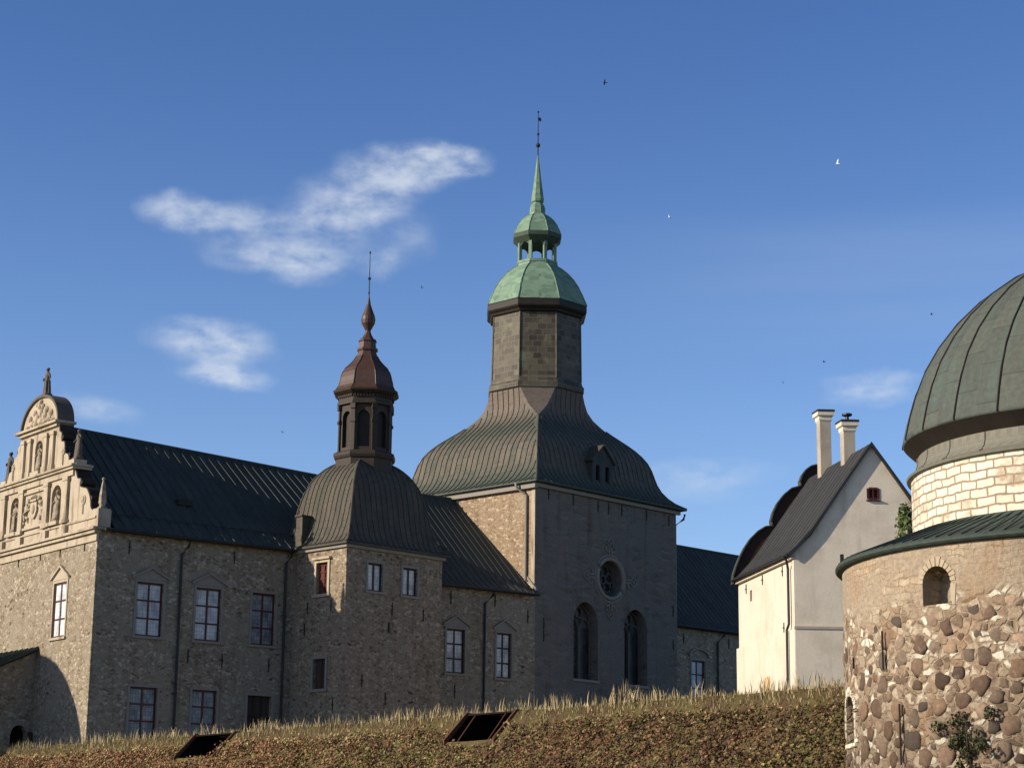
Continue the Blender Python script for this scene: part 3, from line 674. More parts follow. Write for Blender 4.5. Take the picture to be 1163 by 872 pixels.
# pilasters, panels
mb = MB()
for c in (3.9, 6.45, GC-(6.45-GC), GC-(3.9-GC)):
    mb = MB(); FA.box(mb, c-.27, c+.27, 19.65, 21.85, .12, .30); FA.box(mb, c-.34, c+.34, 21.85, 22.06, .12, .34); FA.box(mb, c-.34, c+.34, 19.42, 19.65, .12, .36); FA.box(mb, c-.36, c+.36, 18.78, 19.26, .12, .33); mb.build('pilaster', M['ashlar'], gab)
for c in (6.15, 7.05, 2*GC-7.05, 2*GC-6.15):
    mb = MB(); FA.box(mb, c-.2, c+.2, 23.1, 24.85, .12, .27); FA.box(mb, c-.27, c+.27, 24.85, 25.05, .12, .31); FA.box(mb, c-.27, c+.27, 22.72, 23.1, .12, .32); mb.build('pilaster', M['ashlar'], gab)
for q in ((6.78, PD-6.78, 19.62, 19.76, .26), (6.78, PD-6.78, 21.72, 21.86, .24)): mb = MB(); FA.box(mb, *q[:4], .12, q[4]); mb.build('moulding', M['ashlar'], gab)
for q in ((5.34-.7, 5.34+.7, 19.45, 19.66, .38), (2*GC-6.04, 2*GC-4.64, 19.45, 19.66, .38), (GC-.6, GC+.6, 22.7, 22.95, .36)): mb = MB(); FA.box(mb, *q[:4], .12, q[4]); mb.build('pedestal', M['ashlar'], gab)
for s_ in (1, -1):
    for c, z0, w_ in ((1.75, 20.0, .28), (4.75, 23.2, .2)):
        mb = MB(); pts = []; cc = GC+(c-GC)*s_
        for i in range(15): t = i/14; an = t*PI*2.2*s_+PI/2; r = w_*(1-.75*t); pts.append(FA.pt(cc+r*math.cos(an), z0+.45+r*math.sin(an), .14))
        mb.tube([FA.pt(cc, z0-.3, .14)]+pts, .07, 6); mb.build('volute', M['ashlar'], gab)
def blob(mb, F, u, z, su, sz, d=.16, th=.12):
    c = F.pt(u, z, d); mb.smooth = True
    n = 10; rings = []
    for i in range(6):
        t = -PI/2+PI*i/5; q = max(1e-3, math.cos(t)); rings.append([c+F.e*(su*q*math.cos(2*PI*k/n))+Z*(sz*q*math.sin(2*PI*k/n))+F.n*(th*math.sin(t)) for k in range(n)])
    mb.loft(rings, True, True)
mb = MB(); zc = 20.75
FA.poly(mb, [(GC-.42, zc+.4), (GC-.44, zc-.1), (GC-.25, zc-.42), (GC, zc-.58), (GC+.25, zc-.42), (GC+.44, zc-.1), (GC+.42, zc+.4)], .12, .24)
blob(mb, FA, GC, zc, .22, .3, .25)
for q in (-.3, -.1, .1, .3): blob(mb, FA, GC+q, zc+.66+(.06 if abs(q) < .2 else 0), .07, .12, .2)
FA.box(mb, GC-.4, GC+.4, zc+.47, zc+.58, .12, .28)
for s_ in (-1, 1):     # supporters rearing at both sides
    p = lambda a, b: FA.pt(GC+s_*(a*1.12+.05), zc+b, .17)
    mb.tube([p(1.05, -.55), p(1.0, -.2), p(.8, .15), p(.72, .4)], [.1, .19, .2, .12], 8)
    blob(mb, FA, GC+s_*.7, zc+.56, .15, .15, .22)
    mb.tube([p(.78, .2), p(.55, .32), p(.48, .42)], [.07, .06, .05], 6); mb.tube([p(.8, .05), p(.55, .08), p(.45, .16)], [.07, .06, .05], 6)
    mb.tube([p(1.0, -.3), p(.7, -.45), p(.72, -.7)], [.1, .08, .06], 6); mb.tube([p(1.05, -.4), p(1.2, -.6), p(1.1, -.78)], [.1, .08, .06], 6)
    mb.tube([p(1.1, -.4), p(1.38, -.1), p(1.25, .3), p(1.42, .62), p(1.3, .8)], [.05, .05, .05, .06, .07], 6)
mb.build('coat_of_arms', M['ashlar'], gab)
mb = MB()
for a, b, c, d in ((0, .62, .22, .3), (-.5, .35, .25, .3), (.5, .35, .25, .3), (-1.1, .1, .3, .2), (1.1, .1, .3, .2), (0, .1, .35, .25), (-1.7, -.05, .2, .1), (1.7, -.05, .2, .1), (.2, 1.1, .2, .25), (-.3, 1.0, .15, .2), (-.75, .75, .22, .2), (.8, .72, .22, .2), (-1.4, .45, .2, .2), (1.4, .45, .2, .2), (.45, 1.2, .16, .16), (0, 1.35, .14, .14), (-.6, .0, .2, .2), (.65, .0, .2, .2)): blob(mb, FA, GC+a, 25.88+b*.95, c, d, .12, .17)
mb.build('pediment_carving', M['ashlar'], gab)

def remeshed(mb, name, mtl, vox, parent=None):
    o = mb.build(name, M[mtl]); m = o.modifiers.new('r', 'REMESH'); m.mode = 'VOXEL'; m.voxel_size = vox; m.use_smooth_shade = True
    dg = bpy.context.evaluated_depsgraph_get(); me = bpy.data.meshes.new_from_object(o.evaluated_get(dg)); old = o.data
    o.modifiers.clear(); o.data = me; bpy.data.meshes.remove(old)
    if parent is not None: o.parent = parent
    return o
def statue(label, loc, rz, h, mtl, pose, group):
    """robed stone figure standing on a small plinth, one continuous body"""
    k = h/1.8; mb = MB()
    def V(x, y, z): return Vector((x, y, z))*k
    prof = [(.30, .24, .0), (.27, .22, .3), (.23, .19, .7), (.20, .16, .95), (.21, .15, 1.1), (.26, .16, 1.35), (.24, .14, 1.45), (.08, .08, 1.52), (.07, .08, 1.58)]
    tw = pose*.08
    mb.loft([[V(a*math.cos(2*PI*i/12)+tw*math.sin(z*2), b*math.sin(2*PI*i/12), z) for i in range(12)] for a, b, z in prof], True, True)
    mb.ball(V(tw*.2, -.02, 1.68), .125*k, 10, (.9, 1, 1.15)); mb.ball(V(tw*.2, -.13, 1.67), .035*k, 6)
    mb.ball(V(tw*.2, .03, 1.74), .13*k, 8, (1, .9, .8))
    mb.tube([V(-.24, 0, 1.38), V(-.36, -.04, 1.12), V(-.22, -.2, 1.0 if pose > 0 else .95), V(-.1, -.24, 1.08)], [.075*k, .065*k, .055*k, .05*k], 8)
    if pose > 0: mb.tube([V(.24, 0, 1.38), V(.38, -.05, 1.15), V(.34, -.22, 1.3), V(.32, -.26, 1.45)], [.075*k, .065*k, .055*k, .05*k], 8)
    else: mb.tube([V(.24, 0, 1.38), V(.33, .02, 1.1), V(.28, -.12, .85)], [.075*k, .065*k, .055*k], 8)
    for i in range(7):
        a = -PI*.9+i*PI*.3; mb.tube([V(.2*math.cos(a), .16*math.sin(a), 1.0), V(.28*math.cos(a+.1), .23*math.sin(a+.1), .03)], [.03*k, .05*k], 6)
    mb.box(V(-.33, -.28, -.12), X*.66*k, Y*.56*k, Z*.14*k)
    o = remeshed(mb, 'statue', mtl, .032*k); o.location = loc; o.rotation_euler = (0, 0, rz); tag(o, label, 'statue', group); return o
pm = Matrix.Translation(WO) @ Matrix.Rotation(rz_of(YW), 4, 'Z')
def pw(x, y, z): return tuple(pm @ Vector((x, y, z)))
gz = rz_of(YW)-PI/2     # figures face out of the gable
statue('dark statue crowning the round top of the ornate gable', pw(.15, GC, 27.63), gz, 1.6, 'statue_dark', -1, 'statues on the gable roofline')
statue('dark statue on the gable step against the black roof', pw(.2, 3.5, 23.15), gz, 1.65, 'statue_dark', 1, 'statues on the gable roofline')
statue('brown statue on the gable step left of the niches, against the sky', pw(.2, PD-3.5, 23.15), gz, 1.7, 'statue_dark', -1, 'statues on the gable roofline')
statue('pale statue in the upper middle niche under the round pediment', pw(-.02, GC+.02, 22.96), gz, 1.66, 'statue', 1, 'statues in the gable niches')
statue('pale statue in the gable niche right of the coat of arms', pw(-.02, 5.36, 19.67), gz, 1.85, 'statue', 1, 'statues in the gable niches')
statue('pale statue in the gable niche left of the coat of arms', pw(-.02, 2*GC-5.32, 19.67), gz, 1.85, 'statue', -1, 'statues in the gable niches')
for y in (3.5, PD-3.5): mb = MB(); FA.box(mb, y-.36, y+.36, 22.68, 23.02, -.6, .2); mb.build('plinth', M['ashlar'], gab)
for y in (.15, PD-.15): mb = MB(); FA.box(mb, y-.34, y+.34, 18.79, 19.8, -.62, .13); mb.build('plinth', M['ashlar'], gab)
def obelisk(label, y):
    mb = MB(); rings = []
    for hw, z in ((.26, 0), (.26, .12), (.16, .16), (.16, .22), (.22, .35), (.19, .8), (.12, 1.3), (.05, 1.6), (.1, 1.66), (.1, 1.72), (.01, 1.8)):
        rings.append([Vector((hw*.74*a, hw*.74*b, z)) for a, b in ((1, 1), (-1, 1), (-1, -1), (1, -1))])
    mb.loft(rings, True, True); o = mb.build('obelisk', M['statue'])
    o.location = pw(.25, y, 19.8); o.rotation_euler = (0, 0, rz_of(YW)); tag(o, label, 'obelisk', 'obelisks on the gable corners')
obelisk('weathered pointed obelisk on the right corner of the ornate gable', .15)
obelisk('weathered pointed obelisk on the far left corner of the ornate gable', PD-.15)

# ------------------------------------------------------------------ stair tower
tw_ = thing('stair_tower', 'square stone stair tower with bell roof and brown copper lantern', 'tower', TC, rz_of(YT))
TWX, TWY, TZ = 7.45, 6.0, 18.62; tcx, tcy = 3.72, 3.0
mb = MB(); tw_B = [(1.63, 2.76, 16.13, 17.75), (4.31, 5.47, 16.13, 17.75)]; tw_A = [(1.57, 2.58, 15.93, 17.75), (1.53, 2.6, 10.55, 12.25)]
SL = (3.25, 3.47, 13.85, 14.45)
FB.wall(mb, rect(0, TWX, ZB, TZ), [rect(*q) for q in tw_B+[SL]], depth=.3); FA.wall(mb, rect(0, TWY, ZB, TZ), [rect(*q) for q in tw_A], depth=.3)
mb.quad((TWX, 0, ZB), (TWX, TWY, ZB), (TWX, TWY, TZ), (TWX, 0, TZ)); mb.quad((TWX, TWY, ZB), (0, TWY, ZB), (0, TWY, TZ), (TWX, TWY, TZ))
mb.build('wall', M['rubble_tower'], tw_)
for q in tw_B: window(tw_, FB, *q, 2, 1, 'pane_pale', 'frame_dark', None, surround='trim', barw=.12)
for q, m_ in zip(tw_A, ('ashlar', 'trim')):
    mb = MB(); FA.wall(mb, rect(*q), d=-.2); sh = mb.build('shutter', M['shutter' if m_ == 'ashlar' else 'board'], tw_)
    mb = MB(); a, b, c, d = q
    for s_ in range(5): z = c+.12+(d-c-.24)*s_/4; FA.box(mb, a+.03, b-.03, z-.035, z+.035, -.2, -.16)
    FA.box(mb, (a+b)/2-.04, (a+b)/2+.04, c, d, -.158, -.13); mb.build('slat', M['shutter' if m_ == 'ashlar' else 'board'], sh)
    mb = MB(); FA.box(mb, a-.17, a, c, d+.17, 0, .07); FA.box(mb, b, b+.17, c, d+.17, 0, .07); FA.box(mb, a, b, d, d+.17, 0, .067); FA.box(mb, a-.25, b+.25, c-.17, c, 0, .14)
    if m_ == 'ashlar': FA.box(mb, a-.27, b+.27, d+.172, d+.30, 0, .2)
    mb.build('surround', M[m_], sh)
mb = MB(); FB.wall(mb, rect(*SL), d=-.28); mb.build('slit', M['hole'], tw_)
for u, z in ((3.55, 15.25), (6.0, 15.1), (1.4, 11.0), (3.2, 10.1)): tie(tw_, FB, u, z, .7)
for u, z in ((1.2, 15.2), (3.3, 15.2), (.8, 9.6), (3.5, 14.0)): tie(tw_, FA, u, z, .7)
mb = MB(); e = .16
for F, L_ in ((FB, TWX), (FA, TWY)): F.box(mb, -e if F is FB else 0, L_+e, 18.45, 18.66, .0, e)
mb.build('eaves_cornice', M['trim'], tw_)

def rect8(cx, cy, hx, hy, c, z): return [Vector((cx+a, cy+b, z)) for a, b in ((hx, -hy+c), (hx, hy-c), (hx-c, hy), (-hx+c, hy), (-hx, hy-c), (-hx, -hy+c), (-hx+c, -hy), (hx-c, -hy))]
def loft_roof(par, cx, cy, tab, mtl, step, seam_h=.05, name='roof'):
    """tab: (z, hx, hy, chamfer); standing seams on the four big faces"""
    mb = MB(); mb.loft([rect8(cx, cy, hx, hy, c, z) for z, hx, hy, c in tab])
    z0, hx, hy, c = tab[0]; z1, hx1, hy1, c1 = tab[0][0]-.13, hx-.06, hy-.06, c
    mb.loft([rect8(cx, cy, hx-.7, hy-.7, c, z0-.12), rect8(cx, cy, hx, hy, c, z0-.10), rect8(cx, cy, hx, hy, c, z0)])
    for side in range(4):
        ax = 0 if side in (0, 1) else 1; sg = -1 if side in (0, 2) else 1     # 0/1: faces at -y/+y, seams spaced along x
        half0 = tab[0][1] if ax == 0 else tab[0][2]; k = int(half0/step)
        for i in range(-k, k+1):
            u = (i+.5)*step; pts = []
            for z, hx, hy, c in tab:
                lim = (hx if ax == 0 else hy)-c
                if abs(u) > lim-.03: break
                pts.append(Vector((cx+u, cy+sg*hy, z)) if ax == 0 else Vector((cx+sg*hx, cy+u, z)))
            if len(pts) < 2: continue
            tv = (X if ax == 0 else Y)*.017; out = (Y if ax == 0 else X)*sg
            rows = []
            for j, p in enumerate(pts):
                d = (pts[min(j+1, len(pts)-1)]-pts[max(j-1, 0)]); n = out*d.z-Z*d.dot(out); n.normalize(); n *= seam_h
                rows.append((p-tv, p-tv+n, p+tv+n, p+tv))
            for r0, r1 in zip(rows[:-1], rows[1:]):
                for q in range(3): mb.quad(r0[q], r0[q+1], r1[q+1], r1[q])
    for s0, s1 in ((-1, -1), (1, -1), (1, 1), (-1, 1)):
        pts = [Vector((cx+s0*hx, cy+s1*hy, z+.02)) for z, hx, hy, c in tab if c < .06]
        mb.tube(pts, .06, 6)
    return mb.build(name, M[mtl], par)
KT = [(18.74, 1.0), (18.92, .92), (19.25, .865), (19.9, .80), (20.6, .757), (21.2, .727), (21.8, .693), (22.3, .657), (22.7, .62), (23.1, .565), (23.4, .51), (23.7, .44), (23.9, .38), (24.1, .30)]
loft_roof(tw_, tcx, tcy, [(z, 4.05*k, 3.35*k, .002) for z, k in KT], 'roof_stair', .42, .04)
def octo(cx, cy, h, z): return rect8(cx, cy, h, h, h*.5858, z)
def octo_solid(mb, cx, cy, tab, cap0=True, cap1=True): mb.loft([octo(cx, cy, h, z) for h, z in tab], cap0, cap1)
def octo_faces(cx, cy, h):
    out = []
    for k in range(8):
        a = k*PI/4; n = Vector((math.cos(a), math.sin(a), 0)); e = Vector((-math.sin(a), math.cos(a), 0)); out.append(Face(Vector((cx, cy, 0))+n*h, e, n))
    return out
# brown lantern
mb = MB(); octo_solid(mb, tcx, tcy, [(1.66, 23.3), (1.66, 24.25), (1.74, 24.3), (1.80, 24.45), (1.80, 24.6), (1.62, 24.72), (1.5, 24.74)], True, False)
lh = 1.48
for F in octo_faces(tcx, tcy, lh):
    hw = lh*.4142
    F.wall(mb, rect(-hw, hw, 24.74, 27.75), [arch(-.36, .36, 24.95, 26.75, 27.15)], depth=.22, back=1)
lan = mb.build('lantern', [M['lantern_wood'], M['dark_copper_and_shade']], tw_)
mb = MB()
for k in range(8):
    a = (k+.5)*PI/4; p = Vector((tcx+1.56*math.cos(a), tcy+1.56*math.sin(a), 0)); q = Vector((math.cos(a), math.sin(a), 0)); t = Vector((-math.sin(a), math.cos(a), 0))
    mb.box(p-t*.12-q*.12+Z*24.74, t*.24, q*.22, Z*2.5); mb.box(p-t*.17-q*.12+Z*26.42, t*.34, q*.28, Z*.18); mb.box(p-t*.16-q*.12+Z*27.24, t*.32, q*.3, Z*.3)
mb.build('pilaster', M['lantern_wood'], lan)
mb = MB(); octo_solid(mb, tcx, tcy, [(1.52, 27.5), (1.66, 27.56), (1.66, 27.72), (1.56, 27.76), (1.58, 28.1), (1.74, 28.2), (1.90, 28.32), (1.93, 28.42), (1.86, 28.46)])
for F in octo_faces(tcx, tcy, 1.58):
    for i in range(7): u = -.54+i*.18; F.box(mb, u-.05, u+.05, 27.98, 28.12, 0, .09)
mb.build('cornice', M['lantern_wood'], lan)
mb = MB(); octo_solid(mb, tcx, tcy, [(1.90, 28.44), (1.74, 28.56), (1.63, 28.75), (1.57, 29.0), (1.52, 29.3), (1.43, 29.6), (1.27, 29.88), (1.02, 30.14), (.80, 30.4), (.62, 30.72), (.52, 31.05), (.60, 31.08), (.62, 31.2), (.52, 31.24), (.48, 31.62), (.54, 31.66), (.52, 31.74), (.36, 31.85), (.22, 32.1), (.17, 32.28)])
for k in range(8):
    a = (k+.5)*PI/4; pts = [(tcx+h*1.082*math.cos(a), tcy+h*1.082*math.sin(a), z) for h, z in ((1.74, 28.56), (1.63, 28.75), (1.57, 29.0), (1.52, 29.3), (1.43, 29.6), (1.27, 29.88), (1.02, 30.14), (.80, 30.4), (.62, 30.72))]; mb.tube(pts, .035, 5)
bel = mb.build('lantern_roof', M['brown_copper'], tw_)
mb = MB(); mb.smooth = True; mb.revolve((tcx, tcy), [(.17, 32.25), (.16, 32.35), (.26, 32.55), (.40, 32.8), (.44, 33.02), (.40, 33.25), (.27, 33.6), (.13, 34.0), (.06, 34.4), (.03, 34.6)], 16); mb.build('onion_finial', M['brown_copper'], tw_)
mb = MB(); mb.tube([(tcx, tcy, 34.4), (tcx, tcy, 37.4)], [.035, .018], 6); mb.ball((tcx, tcy, 35.65), .1, 8); mb.ball((tcx, tcy, 37.3), .07, 6); mb.ball((tcx, tcy, 34.75), .07, 6); mb.build('rod', M['iron'], tw_)
mb = MB(); mb.box((-.05, 4.0, 18.9), X*.9, Y*.55, Z*1.75); mb.box((-.15, 3.95, 20.65), X*1.1, Y*.65, Z*.08); mb.build('roof_valley_box', M['roof_stair'], tw_)

# ------------------------------------------------------------------ middle range
mid = thing('middle_range', 'low dark stone range between the stair tower and the church tower', 'building', WO, rz_of(YW))
MX0, MX1, ME = 20.0, 30.5, 17.62
mw = [(23.62, 25.0, 12.3, 15.0), (27.46, 28.62, 12.22, 15.02)]
mb = MB(); FB.wall(mb, rect(MX0, MX1, ZB, ME), [rect(*q) for q in mw], depth=.3); mb.quad((MX0, 12, ZB), (MX0, 0, ZB), (MX0, 0, ME), (MX0, 12, ME)); mb.quad((MX1, 0, ZB), (MX1, 12, ZB), (MX1, 12, ME), (MX1, 0, ME))
mb.build('wall', M['rubble'], mid)
def hood_ped(F, par, u0, u1, z, m_):
    mb = MB(); c = (u0+u1)/2; h = (u1-u0)/2+.32; n = 10
    pts = [(c-h*math.cos(PI*i/n), z+.55*math.sin(PI*i/n)) for i in range(n+1)]
    for i in range(n): a, b = pts[i], pts[i+1]; F.poly(mb, [a, b, (b[0], b[1]+.13), (a[0], a[1]+.13)], 0, .15)
    return mb.build('hood', M[m_], par)
for q in mw: window(mid, FB, *q, 2, 3, 'pane_pale', 'frame_dark', (.6, 'trim_dark'), surround='trim_dark', barw=.10)
for u, z in ((23.9, 16.9), (27.3, 17.0), (24.3, 11.2), (29.8, 10.5), (29.9, 16.2)): tie(mid, FB, u, z, .8)
seam_roof(mid, [(-.42, 17.68), (.4, 18.2), (7.3, 24.55)], MX0, MX1-.02, 'roof_black', .5, h=.025)
mb = MB(); mb.prism([(MX1-.22, -.3, 17.85), (MX1-.22, 7.2, 24.62), (MX1-.22, 7.2, 24.86), (MX1-.22, -.3, 18.05)], X*.16); mb.build('verge_flashing', M['trim'], mid)
seam_roof(mid, [(15.0, 17.68), (7.3, 24.55)], MX0, MX1+8, 'roof_black', 1.2)
mb = MB(); mb.tube([(MX0, 7.3, 24.58), (MX1-.6, 7.3, 24.58)], .1, 8)
for i in range(5): mb.box((25.4+i*1.0, 7.2, 24.6), X*.08, Y*.08, Z*.16)
mb.build('ridge_cap', M['roof_black'], mid)
mb = MB(); mb.tube([(MX0, -.48, 17.58), (MX1-.05, -.48, 17.58)], .085, 8); mb.build('gutter', M['dark_metal'], mid)
pipe(mid, [FB.pt(26.95, 17.55, .44), FB.pt(26.9, 17.3, .38), FB.pt(26.46, 16.75, .12), FB.pt(26.46, 6, .12)], .075)
mb = MB(); mb.box((22.85, .25, 17.9), X*.75, Y*1.2, Z*2.0); mb.box((22.75, .15, 19.9), X*.95, Y*1.4, Z*.1); mb.build('roof_box', M['roof_slate'], mid)
mb = MB(); mb.box((24.0, 2.0, 20.2), X*.5, Y*.5, Z*.22); mb.build('roof_hatch', M['roof_slate'], mid)

# ------------------------------------------------------------------ church tower
ch = thing('church_tower', 'tall grey church tower with bell shaped roof, green copper cupola and spire', 'tower', CO, rz_of(YC))
CX, CY, CE = 14.4, 13.4, 24.86; ccx, ccy = 7.2, 6.7
LW = [(3.72, 6.15, 12.62, 16.3, 17.66), (8.82, 11.2, 12.6, 16.3, 17.64)]
RC, RR = (7.37, 19.42), 1.22
rose = [(RC[0]+RR*math.cos(2*PI*i/28), RC[1]+RR*math.sin(2*PI*i/28)) for i in range(28)]
mb = MB(); FB.wall(mb, rect(0, CX, ZB, CE), [arch(*q, True) for q in LW]+[rose], depth=.85)
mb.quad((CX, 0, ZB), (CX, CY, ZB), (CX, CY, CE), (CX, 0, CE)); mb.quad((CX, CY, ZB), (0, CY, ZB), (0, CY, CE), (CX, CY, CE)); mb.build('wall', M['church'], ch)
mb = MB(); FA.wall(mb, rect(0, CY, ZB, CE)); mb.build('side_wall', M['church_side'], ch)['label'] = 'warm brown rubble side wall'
mb = MB(); FA.box(mb, 0.02, .34, 15, CE-.35, 0, .035); mb.build('quoin', M['ashlar'], ch)
mb = MB()
FA.box(mb, -.2, CY+.2, 24.52, 24.85, .003, .30); FB.box(mb, -.1, CX+.25, 24.6, 24.84, 0, .22); mb.build('eaves_cornice', M['trim'], ch)
for u0, u1, z0, zs, zt in LW:
    mb = MB(); FB.wall(mb, arch(u0+.01, u1-.01, z0, zs, zt-.01, True), d=-.8); wn_ = mb.build('window', M['pane_church'], ch)
    mb = MB(); c = (u0+u1)/2; D0, D1 = -.78, -.6
    FB.box(mb, c-.1, c+.1, z0, zs-.2, D0, D1)
    for s_ in (-1, 1):
        cc = c+s_*.6; pts = [FB.pt(cc-.52*math.cos(PI*i/8), zs-.25+.5*math.sin(PI*i/8)*1.15, -.68) for i in range(9)]; mb.tube(pts, .085, 6)
    mb.tube([FB.pt(c+.36*math.cos(2*PI*i/14), zs+.72+.36*math.sin(2*PI*i/14), -.68) for i in range(15)], .08, 6)
    ar = arch(u0+.06, u1-.06, z0+.05, zs, zt-.08, True); mb.tube([FB.pt(*p, -.68) for p in ar[1:]+ar[:1]], .09, 6)
    mb.build('tracery', M['tracery'], wn_)
    mb = MB(); FB.wall(mb, rect(c+.1, u1-.12, z0+.08, zs-.25), d=-.775); FB.wall(mb, [(c+.3*math.cos(2*PI*i/12), zs+.72+.3*math.sin(2*PI*i/12)) for i in range(12)], d=-.775)
    mb.build('open_light', M['pane_dark'], wn_)
    for i in range(1, 9): mb = MB(); z = z0+(zs-z0)*i/9; FB.box(mb, u0+.12, c-.1, z-.02, z+.02, -.79, -.76); mb.build('saddle_bar', M['iron'], wn_)
    mb = MB(); FB.box(mb, u0-.1, u1+.1, z0-.16, z0, 0, .1); mb.build('sill', M['trim_dark'], wn_)
mb = MB(); FB.wall(mb, rose, d=-.78); ro = mb.build('rose_window', M['pane_dark'], ch)
mb = MB()
for k in range(7):
    a = k*2*PI/6+.2
    cc = (RC[0]+(.62*math.cos(a) if k < 6 else 0), RC[1]+(.62*math.sin(a) if k < 6 else 0)); r = .36 if k < 6 else .3
    mb.tube([FB.pt(cc[0]+r*math.cos(2*PI*i/12), cc[1]+r*math.sin(2*PI*i/12), -.66) for i in range(13)], .07, 6)
mb.tube([FB.pt(RC[0]+(RR-.06)*math.cos(2*PI*i/28), RC[1]+(RR-.06)*math.sin(2*PI*i/28), -.66) for i in range(29)], .1, 6)
mb.build('tracery', M['tracery'], ro)
mb = MB(); mb.tube([FB.pt(RC[0]+(RR+.1)*math.cos(2*PI*i/28), RC[1]+(RR+.1)*math.sin(2*PI*i/28), .02) for i in range(29)], .14, 8)
mb.tube([FB.pt(RC[0]+(RR+.34)*math.cos(2*PI*i/28), RC[1]+(RR+.34)*math.sin(2*PI*i/28), .0) for i in range(29)], .06, 6); mb.build('ring', M['trim_dark'], ro)
for k in range(4):
    a = k*PI/2; mb = MB(); P_ = lambda r, t: FB.pt(RC[0]+r*math.cos(a)-t*math.sin(a), RC[1]+r*math.sin(a)+t*math.cos(a), .04)
    mb.tube([P_(RR+.35, -.12), P_(RR+.9, -.1)], .05, 6); mb.tube([P_(RR+.35, .12), P_(RR+.9, .1)], .05, 6)
    for s_ in (-1, 1): mb.tube([P_(RR+.55, s_*.1), P_(RR+.62, s_*.42), P_(RR+.85, s_*.5), P_(RR+.95, s_*.28)], [.05, .06, .06, .04], 6); mb.tube([P_(RR+.9, s_*.1), P_(RR+1.1, s_*.32), P_(RR+1.3, s_*.2), P_(RR+1.5, 0)], [.05, .06, .05, .04], 6)
    blobc = P_(RR+1.15, 0); mb.ball(blobc, .11, 8); mb.build('finial', M['trim_dark'], ro)
for u, z in ((1.23, 24.3), (3.64, 24.2), (6.11, 24.12), (7.2, 24.1), (8.56, 24.14), (11.16, 24.17), (13.6, 24.1), (.85, 15.9), (.85, 15.1), (14.0, 17.9), (14.0, 15.6), (1.2, 10.8)): tie(ch, FB, u, z, .75)
pipe(ch, [FA.pt(1.3, 24.95, .55), FA.pt(1.2, 24.6, .5), FA.pt(.72, 24.1, .12), FA.pt(.72, 18.6, .12)], .085, 'trim')
pipe(ch, [FB.pt(CX+.62, 24.7, .3), FB.pt(CX+.6, 24.35, .2), FB.pt(CX+.15, 23.9, -.2), FB.pt(CX+.14, 10, -.2)], .085)
H0 = 3.1
GT = [(24.98, 1.0, .002), (25.12, .94, .002), (25.32, .865, .002), (25.65, .785, .002), (26.1, .71, .002), (26.6, .66, .002), (27.1, .63, .002), (27.6, .60, .002), (28.1, .555, .002), (28.55, .49, .002), (28.95, .415, .002), (29.3, .335, .002), (29.65, .245, .002), (30.0, .155, .002), (30.3, .085, .002), (30.6, .035, .12), (31.0, -.005, .5), (31.5, -.02, .95), (32.1, -.012, 1.34), (32.6, 0, 1.62), (32.98, .01, 1.82)]
loft_roof(ch, ccx, ccy, [(z, H0+(7.75-H0)*g, H0+(7.25-H0)*g, c) for z, g, c in GT], 'roof_church', .5, .05)
mb = MB()
for k in range(4):
    F = octo_faces(ccx, ccy, 3.12)[2*k+1]
    for u in (-.75, -.25, .25, .75): F.box(mb, u-.02, u+.02, 31.4+abs(u)*.5, 32.9, -.1, .05)
mb.build('seam', M['roof_church'], ch)
# dormer
dm = MB(); DF = Face((0, .45, 0), X, -Y)
DF.wall(dm, [(6.1, 25.4), (8.15, 25.4), (8.15, 27.35), (7.12, 28.35), (6.1, 27.35)], [arch(6.42, 6.85, 25.75, 26.85, 27.08), arch(7.4, 7.83, 25.75, 26.85, 27.08)], depth=.18)
dm.quad((6.1, .45, 25.3), (6.1, .45, 27.35), (6.1, 4, 27.35), (6.1, 4, 25.3)); dm.quad((8.15, .45, 25.3), (8.15, .45, 27.35), (8.15, 4, 27.35), (8.15, 4, 25.3))
do = dm.build('dormer', M['roof_black'], ch)
mb = MB(); DF.wall(mb, rect(6.4, 6.87, 25.7, 27.1), d=-.17); DF.wall(mb, rect(7.38, 7.85, 25.7, 27.1), d=-.17); mb.build('opening', M['hole'], do)
mb = MB()
for s_ in (-1, 1):
    c = 7.12; a, b = Vector((c, .3, 28.42)), Vector((c+s_*1.2, .3, 27.24)); n_ = Vector((s_*.65, 0, .76))*.09
    mb.prism([a, b, b+n_, a+n_], Vector((0, 4.6, 0)))
mb.build('roof', M['roof_stair'], do)
# drum, cupola, lantern, spire
dr = MB()
octo_solid(dr, ccx, ccy, [(3.28, 32.75), (3.30, 33.1), (3.2, 33.2), (3.13, 33.45), (3.09, 33.6), (3.02, 38.2)], True, False)
for k in range(8):
    a = (k+.5)*PI/4; q = 1.0824; dr.tube([(ccx+3.10*q*math.cos(a), ccy+3.10*q*math.sin(a), 33.5), (ccx+3.03*q*math.cos(a), ccy+3.03*q*math.sin(a), 38.15)], .05, 6)
dro = dr.build('drum', M['drum'], ch)
mb = MB(); octo_solid(mb, ccx, ccy, [(3.00, 38.08), (3.18, 38.16), (3.24, 38.3), (3.40, 38.42), (3.46, 38.52), (3.46, 38.92), (3.40, 38.98)]); mb.build('cornice', M['dark_copper_and_shade'], dro)
CP = [(3.47, 38.98), (3.28, 39.45), (3.12, 39.85), (2.88, 40.4), (2.55, 40.95), (2.15, 41.45), (1.72, 41.85), (1.42, 42.06), (1.38, 42.25)]
mb = MB(); octo_solid(mb, ccx, ccy, CP)
for k in range(8):
    a = (k+.5)*PI/4; mb.tube([(ccx+h*1.0824*math.cos(a), ccy+h*1.0824*math.sin(a), z) for h, z in CP], .05, 5)
mb.build('cupola', M['verdigris'], ch)
mb = MB(); octo_solid(mb, ccx, ccy, [(1.42, 42.24), (1.42, 42.42), (1.3, 42.46)])
lan = mb.build('lantern', M['verdigris'], ch)
